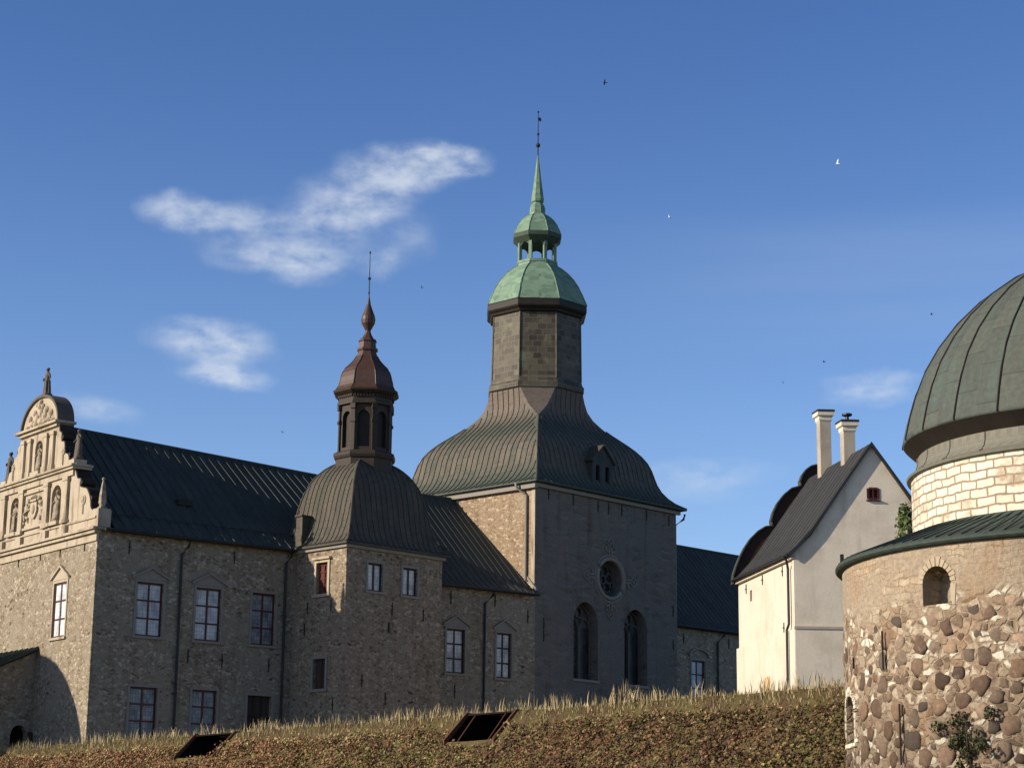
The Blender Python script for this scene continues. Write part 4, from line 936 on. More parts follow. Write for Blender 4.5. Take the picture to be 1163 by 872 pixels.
for k in range(8):
    a = (k+.5)*PI/4; q = Vector((math.cos(a), math.sin(a), 0)); t = Vector((-math.sin(a), math.cos(a), 0)); p = Vector((ccx, ccy, 42.44))+q*1.33
    mb = MB(); mb.box(p-t*.11-q*.11, t*.22, q*.22, Z*1.5); mb.build('post', M['verdigris'], lan)
mb = MB()
for F in octo_faces(ccx, ccy, 1.30):
    out = [(-.56, 43.94), (-.56, 43.3)]+[(-.43*math.cos(PI*i/8), 43.3+.45*math.sin(PI*i/8)) for i in range(9)]+[(.56, 43.3), (.56, 43.94)]
    F.poly(mb, out[::-1], -.12, .0)
octo_solid(mb, ccx, ccy, [(1.34, 43.75), (1.52, 43.95), (1.68, 44.12), (1.70, 44.35), (1.64, 44.42)])
mb.build('arcade', M['verdigris_shaded'], lan)
CP2 = [(1.66, 44.42), (1.54, 44.75), (1.40, 45.1), (1.15, 45.5), (.85, 45.82), (.58, 46.0)]
mb = MB(); octo_solid(mb, ccx, ccy, CP2)
for k in range(8):
    a = (k+.5)*PI/4; mb.tube([(ccx+h*1.0824*math.cos(a), ccy+h*1.0824*math.sin(a), z) for h, z in CP2], .035, 5)
octo_solid(mb, ccx, ccy, [(.56, 45.9), (.54, 46.5), (.46, 46.75), (.34, 46.86), (.34, 46.92)])
mb.build('upper_cupola', M['verdigris'], lan)
mb = MB(); octo_solid(mb, ccx, ccy, [(.3, 46.9), (.42, 47.0), (.45, 47.15), (.40, 47.5), (.30, 48.3), (.18, 49.3), (.08, 50.2), (.035, 50.6)]); mb.build('spire', M['verdigris'], ch)
mb = MB(); mb.tube([(ccx, ccy, 50.3), (ccx, ccy, 53.9)], [.05, .025], 6); mb.ball((ccx, ccy, 51.3), .17, 10); mb.ball((ccx, ccy, 52.15), .10, 8); mb.ball((ccx, ccy, 53.85), .08, 8); mb.box((ccx, ccy-.01, 53.2), X*.3, Y*.02, Z*.25); mb.build('weather_vane', M['iron'], ch)

# ------------------------------------------------------------------ right range behind the church
yr = R(45.0); q = Vector(CO)+Vector((math.sin(YC), math.cos(YC), 0))*CX+Vector((-math.cos(YC), math.sin(YC), 0))*1.0
rr_ = thing('east_range', 'dark stone range with black roof between church tower and white house', 'building', tuple(q), rz_of(yr))
rw = [(2.74, 4.24, 12.0, 14.86), (10.5, 12.0, 12.0, 14.86)]
mb = MB(); FB.wall(mb, rect(-.4, 18, ZB, 17.1), [rect(*p) for p in rw], depth=.3); mb.quad((18, 0, ZB), (18, 12, ZB), (18, 12, 17.1), (18, 0, 17.1)); mb.build('wall', M['rubble'], rr_)
for p in rw: wo_ = window(rr_, FB, *p, 2, 3, 'pane_pale', 'frame_dark', None, surround='trim_dark'); hood_ped(FB, wo_, p[0], p[1], p[3]+.2, 'trim_dark')
seam_roof(rr_, [(-.42, 17.18), (.4, 17.7), (6.0, 24.05)], -.4, 18, 'roof_black', .5, h=.025); seam_roof(rr_, [(12.4, 17.18), (6.0, 24.05)], 0, 18, 'roof_black', 1.4)
mb = MB(); mb.tube([(0, 6, 24.08), (18, 6, 24.08)], .1, 8); mb.build('ridge_cap', M['roof_black'], rr_)
mb = MB(); mb.tube([(-.2, -.48, 17.08), (18, -.48, 17.08)], .085, 8); mb.build('gutter', M['dark_metal'], rr_)
pipe(rr_, [FB.pt(6.0, 17.05, .44), FB.pt(5.95, 16.8, .38), FB.pt(5.55, 16.3, .12), FB.pt(5.55, 6, .12)], .075)
for u, z in ((1.9, 16.3), (6.9, 16.3), (2.0, 11)): tie(rr_, FB, u, z, .7)
mb = MB(); mb.box((1.6, 2.2, 19.75), X*.5, Y*.4, Z*.25); mb.build('roof_hatch', M['roof_slate'], rr_)

# ------------------------------------------------------------------ white plastered house
ho = thing('plastered_house', 'white plastered house with steep dark roof, scalloped far gable and two chimneys', 'house', (15.29, 108.0, 0))
ye, ya = R(88), R(-9.5)
he = Vector((math.sin(ye), math.cos(ye), 0)); ha = Vector((math.sin(ya), math.cos(ya), 0))
FG = Face((0, 0, 0), he, (he.y, -he.x, 0)); FL = Face((0, 0, 0), ha, (-ha.y, ha.x, 0))
hp = lambda u, v, z: he*u+ha*v+Z*z
HW, HD, AX, AZ_ = 8.6, 11.0, 4.29, 23.42
mb = MB()
gw = (4.05, 4.63, 20.5, 21.08)
FG.wall(mb, [(0, ZB), (HW, ZB), (HW, 17.55), (HW-.9, 18.45), (AX, AZ_), (.9, 18.45), (0, 17.55)], [rect(*gw)], depth=.25)
FG.box(mb, -.06, HW+.06, ZB, 13.42, 0.002, .10)
gwo = mb.build('gable_wall', M['plaster_brightened'], ho)
mb = MB(); FL.wall(mb, rect(0, HD, ZB, 17.5), [rect(8.2, 8.62, 15.88, 16.52)], depth=.3)
FL.box(mb, -.05, HD+.22, ZB, 13.42, .002, .10)
mb.quad(hp(HW, 0, ZB), hp(HW, HD, ZB), hp(HW, HD, 17.5), hp(HW, 0, 17.5)); mb.quad(hp(HW, HD, ZB), hp(0, HD, ZB), hp(0, HD, 17.5), hp(HW, HD, 17.5))
mb.build('side_wall', M['plaster'], ho)
mb = MB(); FG.box(mb, -.1, HW+.1, 13.42, 13.56, .003, .15); mb.build('string_course', M['brown_band'], ho)
mb = MB(); FL.box(mb, -.02, HD+.1, 17.18, 17.52, .003, .22); FL.box(mb, .02, .38, 13.5, 17.17, .003, .05); mb.build('eaves_band', M['plaster_edge'], ho)
mb = MB(); FG.wall(mb, rect(*gw), d=-.15); gwn = mb.build('attic_window', M['shutter'], ho)
mb = MB(); a, b, c, d = gw
for q0 in ((a-.06, a+.06, c, d), (b-.06, b+.06, c, d), (a+.06, b-.06, c-.06, c+.06), (a+.06, b-.06, d-.06, d+.06), ((a+b)/2-.03, (a+b)/2+.03, c+.06, d-.06)): FG.box(mb, *q0, -.15, .03)
FG.box(mb, a-.1, b+.1, c-.12, c-.06, 0, .12); mb.build('frame', M['frame'], gwn)
mb = MB(); FL.wall(mb, rect(8.2, 8.62, 15.88, 16.52), d=-.2); mb.build('side_window', M['shutter'], ho)
mb = MB(); FL.box(mb, 4.55, 5.5, 9.2, 11.3, .10, .13); dd = mb.build('door', M['door_tan'], ho)
mb = MB()
for i in range(5): FL.box(mb, 4.56+i*.19, 4.72+i*.19, 9.2, 11.28, .132, .145)
mb.build('board', M['door_tan'], dd)
for v, z in ((9.3, 16.7), (6.0, 16.8), (6.2, 13.0), (2.2, 16.8), (2.1, 13.7), (9.5, 13.0)): tie(ho, FL, v, z, .55)
# roof: sweeping profile
prof = [(-.34, 17.44), (.0, 17.74), (.42, 18.2), (.9, 18.74), (AX, AZ_+.16)]
def house_roof(flip):
    mb = MB(); f = (lambda u: 2*AX-u) if flip else (lambda u: u)
    v0, v1 = -.15, HD-.1
    for (u0, z0), (u1, z1) in zip(prof[:-1], prof[1:]):
        a = [hp(f(u0), v0, z0), hp(f(u0), v1, z0), hp(f(u1), v1, z1), hp(f(u1), v0, z1)]
        if (a[1]-a[0]).cross(a[2]-a[0]).z < 0: a = a[::-1]
        mb.face(a)
        b = [hp(f(u0), v0, z0-.14), hp(f(u0), v0+.6, z0-.14), hp(f(u1), v0+.6, z1-.14), hp(f(u1), v0, z1-.14)]
        mb.face(b); mb.face([hp(f(u0), v0, z0-.14), hp(f(u0), v0, z0), hp(f(u1), v0, z1), hp(f(u1), v0, z1-.14)])
        n = Vector((-(z1-z0), 0, (u1-u0)))
        nn = (a[1]-a[0]).cross(a[2]-a[0]).normalized()*.02
        for i in range(13):
            v = .4+i*.84; q0, q1 = hp(f(u0), v, z0), hp(f(u1), v, z1); t = ha*.015
            mb.quad(q0-t, q1-t, q1-t+nn, q0-t+nn); mb.quad(q0+t, q1+t, q1+t+nn, q0+t+nn); mb.quad(q0-t+nn, q1-t+nn, q1+t+nn, q0+t+nn)
    mb.quad(hp(f(-.34), v0, 17.44), hp(f(-.34), v0, 17.30), hp(f(-.34), v1, 17.30), hp(f(-.34), v1, 17.44)); mb.quad(hp(f(-.34), v0, 17.30), hp(f(.0), v0, 17.30), hp(f(.0), v1, 17.30), hp(f(-.34), v1, 17.30))
    return mb.build('roof', M['roof_slate'], ho)
house_roof(False); house_roof(True)
for fl in (False, True):
    mb = MB(); f = (lambda u: 2*AX-u) if fl else (lambda u: u)
    for (u0, z0), (u1, z1) in zip(prof[:-1], prof[1:]):
        FG.poly(mb, [(f(u0), z0-.20), (f(u1), z1-.20), (f(u1), z1+.05), (f(u0), z0+.05)], .16, .24)
    mb.build('bargeboard', M['dark_metal'], ho)
mb = MB(); mb.tube([hp(-.42, -.15, 17.38), hp(-.42, HD, 17.38)], .08, 8); mb.build('gutter', M['dark_metal'], ho)
pipe(ho, [hp(-.5, .25, 17.34), FL.pt(.35, 17.1, .35), FL.pt(.75, 16.75, .16), FL.pt(.75, 13.75, .16), FL.pt(.95, 13.45, .22), FL.pt(.95, 8.5, .22)], .07, 'dark_metal')
# far scalloped gable
lob = [(-.3, 17.2), (-.28, 17.7), (-.12, 18.2), (.1, 18.75), (.4, 19.33), (.78, 19.9), (1.2, 20.32), (1.65, 20.6), (2.1, 20.66), (2.02, 21.0), (2.15, 21.5), (2.42, 22.05), (2.8, 22.55), (3.25, 22.93), (3.85, 23.1), (3.8, 23.4), (3.92, 23.75), (4.15, 24.08), (4.45, 24.3), (4.89, 24.4)]
outl = lob[:-1]+[(4.75, 24.38)]+[(2*4.75-u, z) for u, z in lob[-2::-1]]
mb = MB(); o_ = Vector(hp(0, HD-.05, 0)); FS = Face(o_, he, (he.y, -he.x, 0))
FS.poly(mb, outl, -.55, 0); sg = mb.build('scalloped_gable', M['scallop'], ho)
mb = MB()
for a, b in zip(outl[:-1], outl[1:]):
    dx, dz = b[0]-a[0], b[1]-a[1]; l = math.hypot(dx, dz); nx, nz_ = -dz/l*.07, dx/l*.07
    FS.poly(mb, [a, b, (b[0]+nx, b[1]+nz_), (a[0]+nx, a[1]+nz_)], -.62, .16)
mb.build('coping', M['roof_black'], sg)
def chimney(u, v, top, wd, cowl):
    mb = MB(); h = wd/2
    P_ = lambda a, b, z: hp(u+a, v+b, z)
    ring = lambda q, z: [P_(-q, -q, z), P_(q, -q, z), P_(q, q, z), P_(-q, q, z)]
    mb.loft([ring(h, 20.5), ring(h, top-.75)], True, True)
    co = mb.build('chimney', M['chimney'], ho)
    mb = MB(); mb.loft([ring(h-.02, top-.76), ring(h+.06, top-.62), ring(h+.06, top-.42), ring(h+.17, top-.36), ring(h+.17, top-.14)], True, True); mb.build('collar', M['plaster_edge'], co)
    mb = MB(); mb.loft([ring(h+.2, top-.138), ring(h+.2, top-.04), ring(h+.1, top)], True, True); mb.build('cap', M['dark_metal'], co)
    if cowl:
        mb = MB(); mb.revolve(P_(0, 0, 0), [(.12, top-.02), (.1, top+.22), (.3, top+.3), (.28, top+.4), (.05, top+.42)], 10); mb.build('cowl', M['dark_metal'], co)
chimney(4.25, 7.8, 27.05, .64, False); chimney(4.2, 3.5, 25.55, .64, True)
mb = MB(); mb.tube([hp(4.1, .4, 22.9), hp(3.3, .4, 22.2), hp(3.3, .4, 21.9)], .05, 6); mb.build('roof_ladder', M['iron'], ho)

# ------------------------------------------------------------------ lean-to annex left of the gable
an = thing('stone_annex', 'dark low stone annex with arched doorway against the palace gable', 'building', WO, rz_of(YW))
AY = 6.9; FN = Face((0, AY, 0), X, -Y)
ad = arch(-1.28, -.3, 6.0, 7.75, 8.3)
mb = MB(); FN.wall(mb, [(-9, ZB), (-.02, ZB), (-.02, 12.45), (-2.15, 11.45), (-5, 10.2), (-9, 8.9)], [ad], depth=.5); mb.build('wall', M['rubble'], an)
mb = MB(); FN.wall(mb, ad, d=-.48); ado = mb.build('doorway', M['hole'], an)
mb = MB(); ar = arch(-1.28, -.3, 6.0, 7.75, 8.3)
for i in range(1, len(ar)-1):
    a, b = ar[i], ar[i+1]; c0 = (-.79, 7.6); ex = lambda p: (c0[0]+(p[0]-c0[0])*1.28, c0[1]+(p[1]-c0[1])*1.28) if p[1] > 7.7 else p
    if a[1] > 7.7 and b[1] > 7.7: FN.poly(mb, [a, b, ex(b), ex(a)], 0, .05)
mb.build('arch_ring', M['trim_dark'], ado)
mb = MB(); FN.box(mb, -.28, -.08, 7.0, 7.95, 0, .25); mb.build('stone_block', M['board'], an)
mb = MB()
pr = [(-.02, 12.55), (-2.15, 11.55), (-5, 10.3), (-9.2, 9.0)]
for (x0, z0), (x1, z1) in zip(pr[:-1], pr[1:]):
    mb.prism([(x0, AY-.3, z0), (x1, AY-.3, z1), (x1, AY-.3, z1+.14), (x0, AY-.3, z0+.14)], Y*8.5)
    for i in range(12): mb.prism([(x0, AY-.2+i*.7, z0+.14), (x1, AY-.2+i*.7, z1+.14), (x1, AY-.2+i*.7, z1+.2), (x0, AY-.2+i*.7, z0+.2)], Y*.04)
mb.build('roof', M['roof_green'], an)
# ------------------------------------------------------------------ round gun towers
def wall_round_fn(T, uv, ob):
    xy = T.sep(uv)
    wob = T.vmath('SCALE', T.vmath('SUBTRACT', T.noise(uv, 1.6, 4, .55, 0, 'Color'), (.5, .5, .5)), scale=.42)
    u2 = T.vmath('ADD', uv, wob)
    br = T.n.new('ShaderNodeTexBrick'); T.put(br.inputs['Vector'], u2); br.inputs['Scale'].default_value = 1.0; br.offset = .43
    br.inputs['Brick Width'].default_value = .43; br.inputs['Row Height'].default_value = .19; br.inputs['Mortar Size'].default_value = .018; br.inputs['Mortar Smooth'].default_value = .4
    br.inputs['Color1'].default_value = (.46, .37, .26, 1); br.inputs['Color2'].default_value = (.31, .22, .145, 1); br.inputs['Mortar'].default_value = (.33, .255, .175, 1); br.inputs['Bias'].default_value = -.2
    v = T.voro(T.scale(u2, (3.2, 4.6, 1)), 1.0); cl = T.sep(v.outputs['Color'])
    ed = T.voro(T.scale(u2, (3.2, 4.6, 1)), 1.0, 'DISTANCE_TO_EDGE').outputs['Distance']
    rub = T.ramp(cl[0], [(0, (.14, .10, .07)), (.25, (.27, .19, .13)), (.5, (.33, .255, .175)), (.76, (.44, .36, .265)), (.9, (.62, .555, .44)), (1, (.70, .64, .51))])
    mort = T.mix(T.step(T.noise(uv, 1.7, 5, .65), .48, .66), (.275, .205, .14), (.42, .355, .265))
    rub = T.mix(T.step(ed, .03, .12), mort, rub)
    big = T.noise(uv, .55, 5, .6); plast = T.step(T.noise(uv, 1.1, 6, .65), .34, .52)
    brc = T.mix(T.math('MULTIPLY', plast, .92), br.outputs[0], T.mix(T.noise(uv, 3.0, 5, .65), (.255, .195, .135), (.41, .335, .25)))
    f = T.step(T.math('ADD', xy[1], T.math('MULTIPLY', T.math('SUBTRACT', big, .5), 2.2)), 8.0, 8.5)
    c = T.mix(f, rub, brc)
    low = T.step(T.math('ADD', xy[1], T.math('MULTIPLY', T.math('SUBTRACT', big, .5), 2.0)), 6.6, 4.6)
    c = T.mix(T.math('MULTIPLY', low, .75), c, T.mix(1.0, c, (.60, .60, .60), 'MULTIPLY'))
    rusty = T.step(T.noise(T.scale(uv, (.7, .5, 1)), 1.0, 5), .50, .70)
    c = T.mix(T.math('MULTIPLY', rusty, .40), c, (.33, .20, .115))
    st = T.step(T.noise(T.scale(uv, (2.2, .25, 1)), 1.0, 5), .55, .75); c = T.mix(T.math('MULTIPLY', st, .5), c, T.mix(1.0, c, (.55, .5, .46), 'MULTIPLY'))
    g = T.noise(uv, 8, 5, .6); c = T.mix(.6, c, T.mix(1.0, c, T.ramp(g, [(.25, .5), (.75, 1.35)]), 'MULTIPLY'))
    h = T.math('ADD', T.math('MULTIPLY', T.mix(f, T.step(ed, .02, .2), T.math('SUBTRACT', 1.0, T.math('MULTIPLY', br.outputs['Fac'], T.math('SUBTRACT', 1.0, T.math('MULTIPLY', plast, .9))))), .8), T.math('MULTIPLY', T.math('ADD', g, T.noise(uv, 2.6, 5, .6)), .7))
    return dict(c=c, h=h, s=.8, d=.06)
M['round_wall'] = mat('round tower masonry', wall_round_fn, .92, .15)
def drumwall_fn(T, uv, ob):
    xy = T.sep(uv)
    wob = T.vmath('SCALE', T.vmath('SUBTRACT', T.noise(uv, 1.6, 4, .55, 0, 'Color'), (.5, .5, .5)), scale=.18)
    br = T.n.new('ShaderNodeTexBrick'); T.put(br.inputs['Vector'], T.vmath('ADD', uv, wob)); br.inputs['Scale'].default_value = 1.0; br.offset = .41
    br.inputs['Brick Width'].default_value = .60; br.inputs['Row Height'].default_value = .255; br.inputs['Mortar Size'].default_value = .034; br.inputs['Mortar Smooth'].default_value = .5
    br.inputs['Color1'].default_value = (.74, .67, .53, 1); br.inputs['Color2'].default_value = (.50, .42, .31, 1); br.inputs['Mortar'].default_value = (.30, .225, .155, 1); br.inputs['Bias'].default_value = -.45
    c = br.outputs[0]; n = T.noise(uv, .9, 6, .65)
    c = T.mix(T.math('MULTIPLY', T.step(n, .50, .62), .8), c, (.37, .28, .19))
    gs = T.step(T.noise(T.scale(uv, (1.0, .10, 1)), 1.0, 4), .60, .70); c = T.mix(T.math('MULTIPLY', gs, .45), c, (.32, .46, .34))
    g = T.noise(uv, 7, 5, .6); c = T.mix(.5, c, T.mix(1.0, c, T.ramp(g, [(.3, .65), (.7, 1.25)]), 'MULTIPLY'))
    return dict(c=c, h=T.math('SUBTRACT', T.math('MULTIPLY', g, .5), br.outputs['Fac']), s=.6, d=.04)
M['drum_wall'] = mat('pale limestone drum', drumwall_fn, .9, .15)
M['jamb_stone'] = mat('tan jamb stone', lambda T, uv, ob: dict(c=T.mix(T.noise(ob, 3.5, 5, .65), (.33, .255, .175), (.50, .41, .295)), h=T.noise(ob, 8, 4), s=.4, d=.02), .9, .15)
M['dome'] = mat('grey green copper dome', metal_roof((.066, .075, .066), (.094, .100, .084), (.085, .112, .095), .75), .55, .2)
M['cove'] = mat('grey sheet cove', metal_roof((.15, .14, .11), (.19, .175, .135), (.14, .15, .12), 1.5), .6, .3)
def boulder_fn(T, uv, ob):
    a = T.n.new('ShaderNodeAttribute'); a.attribute_name = 'tint'
    n = T.noise(ob, 7.0, 6, .7); s = T.noise(ob, 2.2, 5, .6)
    c = T.mix(.7, a.outputs['Color'], T.mix(1.0, a.outputs['Color'], T.ramp(n, [(.25, .45), (.75, 1.5)]), 'MULTIPLY'))
    return dict(c=T.mix(T.math('MULTIPLY', T.step(s, .60, .72), .5), c, (.34, .29, .22)), h=n, s=.5, d=.03)
M['boulder'] = mat('granite fieldstone', boulder_fn, .85, .25)
ROOT_PT = lambda C, ang, r, z: Vector((C[0]+r*math.cos(ang), C[1]+r*math.sin(ang), z))

def ring_wall(mb, r, z0, z1, a0, a1, da, dz, skip=None, taper=0):
    na = max(3, int(round((a1-a0)/da))); nzv = max(1, int(round((z1-z0)/dz)))
    for i in range(na):
        t0, t1 = a0+(a1-a0)*i/na, a0+(a1-a0)*(i+1)/na
        for j in range(nzv):
            p0, p1 = z0+(z1-z0)*j/nzv, z0+(z1-z0)*(j+1)/nzv
            if skip and skip((t0+t1)/2, (p0+p1)/2): continue
            q = lambda t, z: Vector((r*math.cos(t), r*math.sin(t), z))
            mb.quad(q(t0, p0), q(t1, p0), q(t1, p1), q(t0, p1), [(t0*r, p0), (t1*r, p0), (t1*r, p1), (t0*r, p1)])
RW = 7.66
RTAMP = .09
def round_tower(label, C, detail):
    o = thing('round_tower', label, 'tower', (C[0], C[1], 0))
    wins = [(R(-142.2), .47, 8.13, 8.70, 9.14), (R(-178.6), .60, 4.72, 5.65, 6.05)] if detail else []
    def skip(a, z):
        for ac, hw, z0, zs, zt in wins:
            u = (a-ac)*RW
            if abs(u) < hw+.03 and z0-.03 < z < zs+.02: return True
            if z >= zs and (u/(hw+.05))**2+((z-zs)/(zt-zs+.05))**2 < 1: return True
        return False
    mb = MB(); mb.smooth = True
    if detail:
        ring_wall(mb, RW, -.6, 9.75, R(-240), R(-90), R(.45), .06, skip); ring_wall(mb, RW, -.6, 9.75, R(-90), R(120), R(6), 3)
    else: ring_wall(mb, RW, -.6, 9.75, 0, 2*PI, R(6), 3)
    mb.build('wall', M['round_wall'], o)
    for ac, hw, z0, zs, zt in wins:
        ar = arch(-hw, hw, z0, zs, zt, n=12)
        P_ = lambda p, r: ROOT_PT((0, 0), ac+p[0]/RW, r, p[1])
        mb = MB()
        for i in range(len(ar)):
            a, b = ar[i], ar[(i+1) % len(ar)]; mb.quad(P_(a, RW+.02), P_(b, RW+.02), P_(b, RW-.7), P_(a, RW-.7))
        mb.build('reveal', M['round_wall'], o)
        mb = MB(); ca_ = (0, (z0+zt)/2)
        mb.face([P_(p, RW-.68) for p in ar], [(p[0], p[1]) for p in ar]); wo_ = mb.build('window', M['round_wall'], o)
        mb = MB()
        mb = MB(); rnd = random.Random(4); c0 = (0, zs)
        n = len(ar)
        for i in range(1, n-1):
            a, b = ar[i], ar[i+1]
            g = .03
            def ex(p, w_): d = math.hypot(p[0], p[1]-zs) or 1; return (p[0]*(1+w_/d), zs+(p[1]-zs)*(1+w_/d))
            w_ = rnd.uniform(.15, .26); a2 = (a[0]+(b[0]-a[0])*.1, a[1]+(b[1]-a[1])*.1); b2 = (a[0]+(b[0]-a[0])*.9, a[1]+(b[1]-a[1])*.9)
            q = [P_(a2, RW), P_(b2, RW), P_(ex(b2, w_), RW), P_(ex(a2, w_), RW)]; nn = Vector((math.cos(ac), math.sin(ac), 0))*(.05 if hw > .55 else .02)
            mb.prism(q, nn)
        z = z0 if hw > .55 else zs
        while z < zs-.05:
            h_ = min(rnd.uniform(.16, .26), zs-z)
            for s_ in (-1, 1):
                if rnd.random() < .35: continue
                w_ = rnd.uniform(.12, .32); u0, u1 = (s_*hw, s_*(hw+w_)); q = [P_((u0, z+.01), RW), P_((u1, z+.01), RW), P_((u1, z+h_-.02), RW), P_((u0, z+h_-.02), RW)]
                mb.prism(q, Vector((math.cos(ac+u0/RW), math.sin(ac+u0/RW), 0))*.05)
            z += h_
        if hw > .55: q = [P_((-hw-.1, z0-.12), RW), P_((hw+.1, z0-.12), RW), P_((hw+.1, z0), RW), P_((-hw-.1, z0), RW)]; mb.prism(q, Vector((math.cos(ac), math.sin(ac), 0))*.07)
        mb.build('surround', M['jamb_stone'] if hw < .55 else M['drum_wall'], wo_)
    if detail:
        # fieldstones set in the mortar
        bmi = bmesh.new(); bmesh.ops.create_icosphere(bmi, subdivisions=2, radius=1); iv = np.array([v.co[:] for v in bmi.verts]); fi = [tuple(v.index for v in f.verts) for f in bmi.faces]; bmi.free()
        PALE = np.array([(.33, .225, .15), (.38, .28, .19), (.27, .185, .125), (.24, .17, .125), (.35, .24, .16), (.40, .32, .23), (.20, .145, .105)])
        placed = []; V_ = []; F_ = []; Tn_ = []
        pal_ = np.array([(.19, .125, .085), (.145, .10, .07), (.235, .15, .105), (.11, .085, .065), (.27, .19, .135), (.19, .14, .10), (.15, .095, .06), (.21, .135, .085), (.10, .065, .045), (.125, .08, .055)])
        r2 = np.random.default_rng(5); tries = 0
        while tries < 11000:
            tries += 1
            a = r2.uniform(R(-205), R(-105)); z = r2.uniform(1.8, 8.35)
            if z > 6.3 and r2.random() < (z-6.3)/2.0: continue
            hw = r2.uniform(.16, .34)*(1.15 if z < 6 else .9) if tries < 4500 else r2.uniform(.08, .18); hh = hw*r2.uniform(.7, 1.15)
            u = a*RW
            if any(abs(u-ac*RW) < hw+w_+.42 and z0-hh-.2 < z < zt+hh+.35 for ac, w_, z0, zs, zt in wins): continue
            if any(((u-p[0])/(hw+p[2]+.02))**2+((z-p[1])/(hh+p[3]+.02))**2 < 1 for p in placed): continue
            placed.append((u, z, hw, hh))
            sd_ = r2.uniform(0, 100); d = iv.copy()
            for i in range(len(d)):
                nn = mnoise.noise(Vector(d[i]*1.3)+Vector((sd_, 0, 0)))*.46+mnoise.noise(Vector(d[i]*2.6)+Vector((0, sd_, 0)))*.17
                d[i] = np.sign(d[i])*np.abs(d[i])**.84*(1+nn)
            rot = r2.uniform(-.5, .5); cr_, sr_ = math.cos(rot), math.sin(rot)
            x, y = d[:, 0]*hw*cr_-d[:, 1]*hh*sr_, d[:, 0]*hw*sr_+d[:, 1]*hh*cr_
            dep = d[:, 2]*min(RTAMP, hw*.38)*float(np.clip(1.15-(z-4.0)*.17, .38, 1.1))
            ang = a+x/RW; rr = RW-.025+dep; base = len(V_)
            V_ += np.stack([rr*np.cos(ang), rr*np.sin(ang), z+y], 1).tolist(); F_ += [tuple(base+q for q in f) for f in fi]
            hi = r2.random() < (z-6.2)/2.6
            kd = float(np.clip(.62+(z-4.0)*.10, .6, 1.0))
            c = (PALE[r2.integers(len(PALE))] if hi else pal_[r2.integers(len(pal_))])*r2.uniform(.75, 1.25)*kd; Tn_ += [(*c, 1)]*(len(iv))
        me = bpy.data.meshes.new('fieldstone_facing'); me.from_pydata(V_, [], F_); me.materials.append(M['boulder'])
        at = me.color_attributes.new('tint', 'FLOAT_COLOR', 'POINT'); at.data.foreach_set('color', np.array(Tn_, np.float32).ravel())
        me.polygons.foreach_set('use_smooth', [True]*len(me.polygons))
        b_ = bpy.data.objects.new('fieldstone_facing', me); COL.objects.link(b_); b_.parent = o
        for ang, z0, z1 in ((R(-157.9), 6.55, 7.6), (R(-152.8), 4.0, 5.6)):
            mb = MB(); p = ROOT_PT((0, 0), ang, RW+.11, z0); mb.tube([p, ROOT_PT((0, 0), ang, RW+.11, z1)], .03, 5); mb.build('wall_tie', M['iron'], o)
        mb = MB(); p = ROOT_PT((0, 0), R(-174.2), RW, 6.78); t = Vector((-math.sin(R(-174.2)), math.cos(R(-174.2)), 0)); n = Vector((math.cos(R(-174.2)), math.sin(R(-174.2)), 0))
        mb.box(p-t*.07, t*.14, n*.02, Z*.3); mb.build('putlog_hole', M['hole'], o)
    # low eaves roof round the drum
    mb = MB(); mb.smooth = True; mb.revolve((0, 0), [(RW-.3, 9.62), (RW+.15, 9.70), (RW+.20, 9.75), (RW+.20, 9.82), (RW+.15, 9.87), (6.6, 10.27), (5.5, 10.80)], 96, 0, False)
    for k in range(120):
        a = 2*PI*k/120; mb.smooth = False; t = Vector((-math.sin(a), math.cos(a), 0))*.012
        p0, p1 = ROOT_PT((0, 0), a, RW+.15, 9.87), ROOT_PT((0, 0), a, 5.5, 10.76); h = Z*.035
        mb.quad(p0-t, p1-t, p1-t+h, p0-t+h); mb.quad(p0+t, p1+t, p1+t+h, p0+t+h); mb.quad(p0-t+h, p1-t+h, p1+t+h, p0+t+h)
    mb.build('eaves_roof', M['roof_green'], o)
    if detail:
        mb = MB(); p = ROOT_PT((0, 0), R(-193), RW+.05, 9.95); mb.box(p, X*.10, Y*.10, Z*.42); mb.build('eaves_bracket', M['dark_metal'], o)
    mb = MB(); mb.smooth = True
    ring_wall(mb, 5.58, 10.6, 12.4, 0, 2*PI, R(3), 1.8); mb.build('drum', M['drum_wall'], o)
    mb = MB(); mb.smooth = True; mb.revolve((0, 0), [(5.5, 12.36), (5.70, 12.40), (5.72, 12.46), (5.66, 12.50), (5.52, 12.57), (5.43, 12.70), (5.38, 12.88), (5.37, 13.08), (5.38, 13.14)], 96, 0, False)
    for k in range(24):
        a = 2*PI*(k+.5)/24; mb.tube([ROOT_PT((0, 0), a, r+.01, z) for r, z in ((5.66, 12.5), (5.52, 12.57), (5.43, 12.70), (5.38, 12.88), (5.37, 13.08))], .025, 5)
    mb.build('cove', M['cove'], o)
    mb = MB(); mb.revolve((0, 0), [(5.30, 13.02), (5.76, 13.46)], 96, 0, False); mb.build('soffit', M['dark_copper_and_shade'], o)  # dark colour paints in the shade under the dome lip
    DP = [(5.75, 13.462), (5.79, 13.49), (5.785, 13.56), (5.64, 14.2), (5.45, 14.85), (5.15, 15.6), (4.72, 16.35), (4.15, 17.1), (3.45, 17.8), (2.6, 18.42), (1.75, 18.82), (.9, 19.06), (.05, 19.15)]
    DP = [(r, 13.5+(z-13.5)*.972) for r, z in DP]
    mb = MB(); mb.smooth = True; n = 24; arc = 0
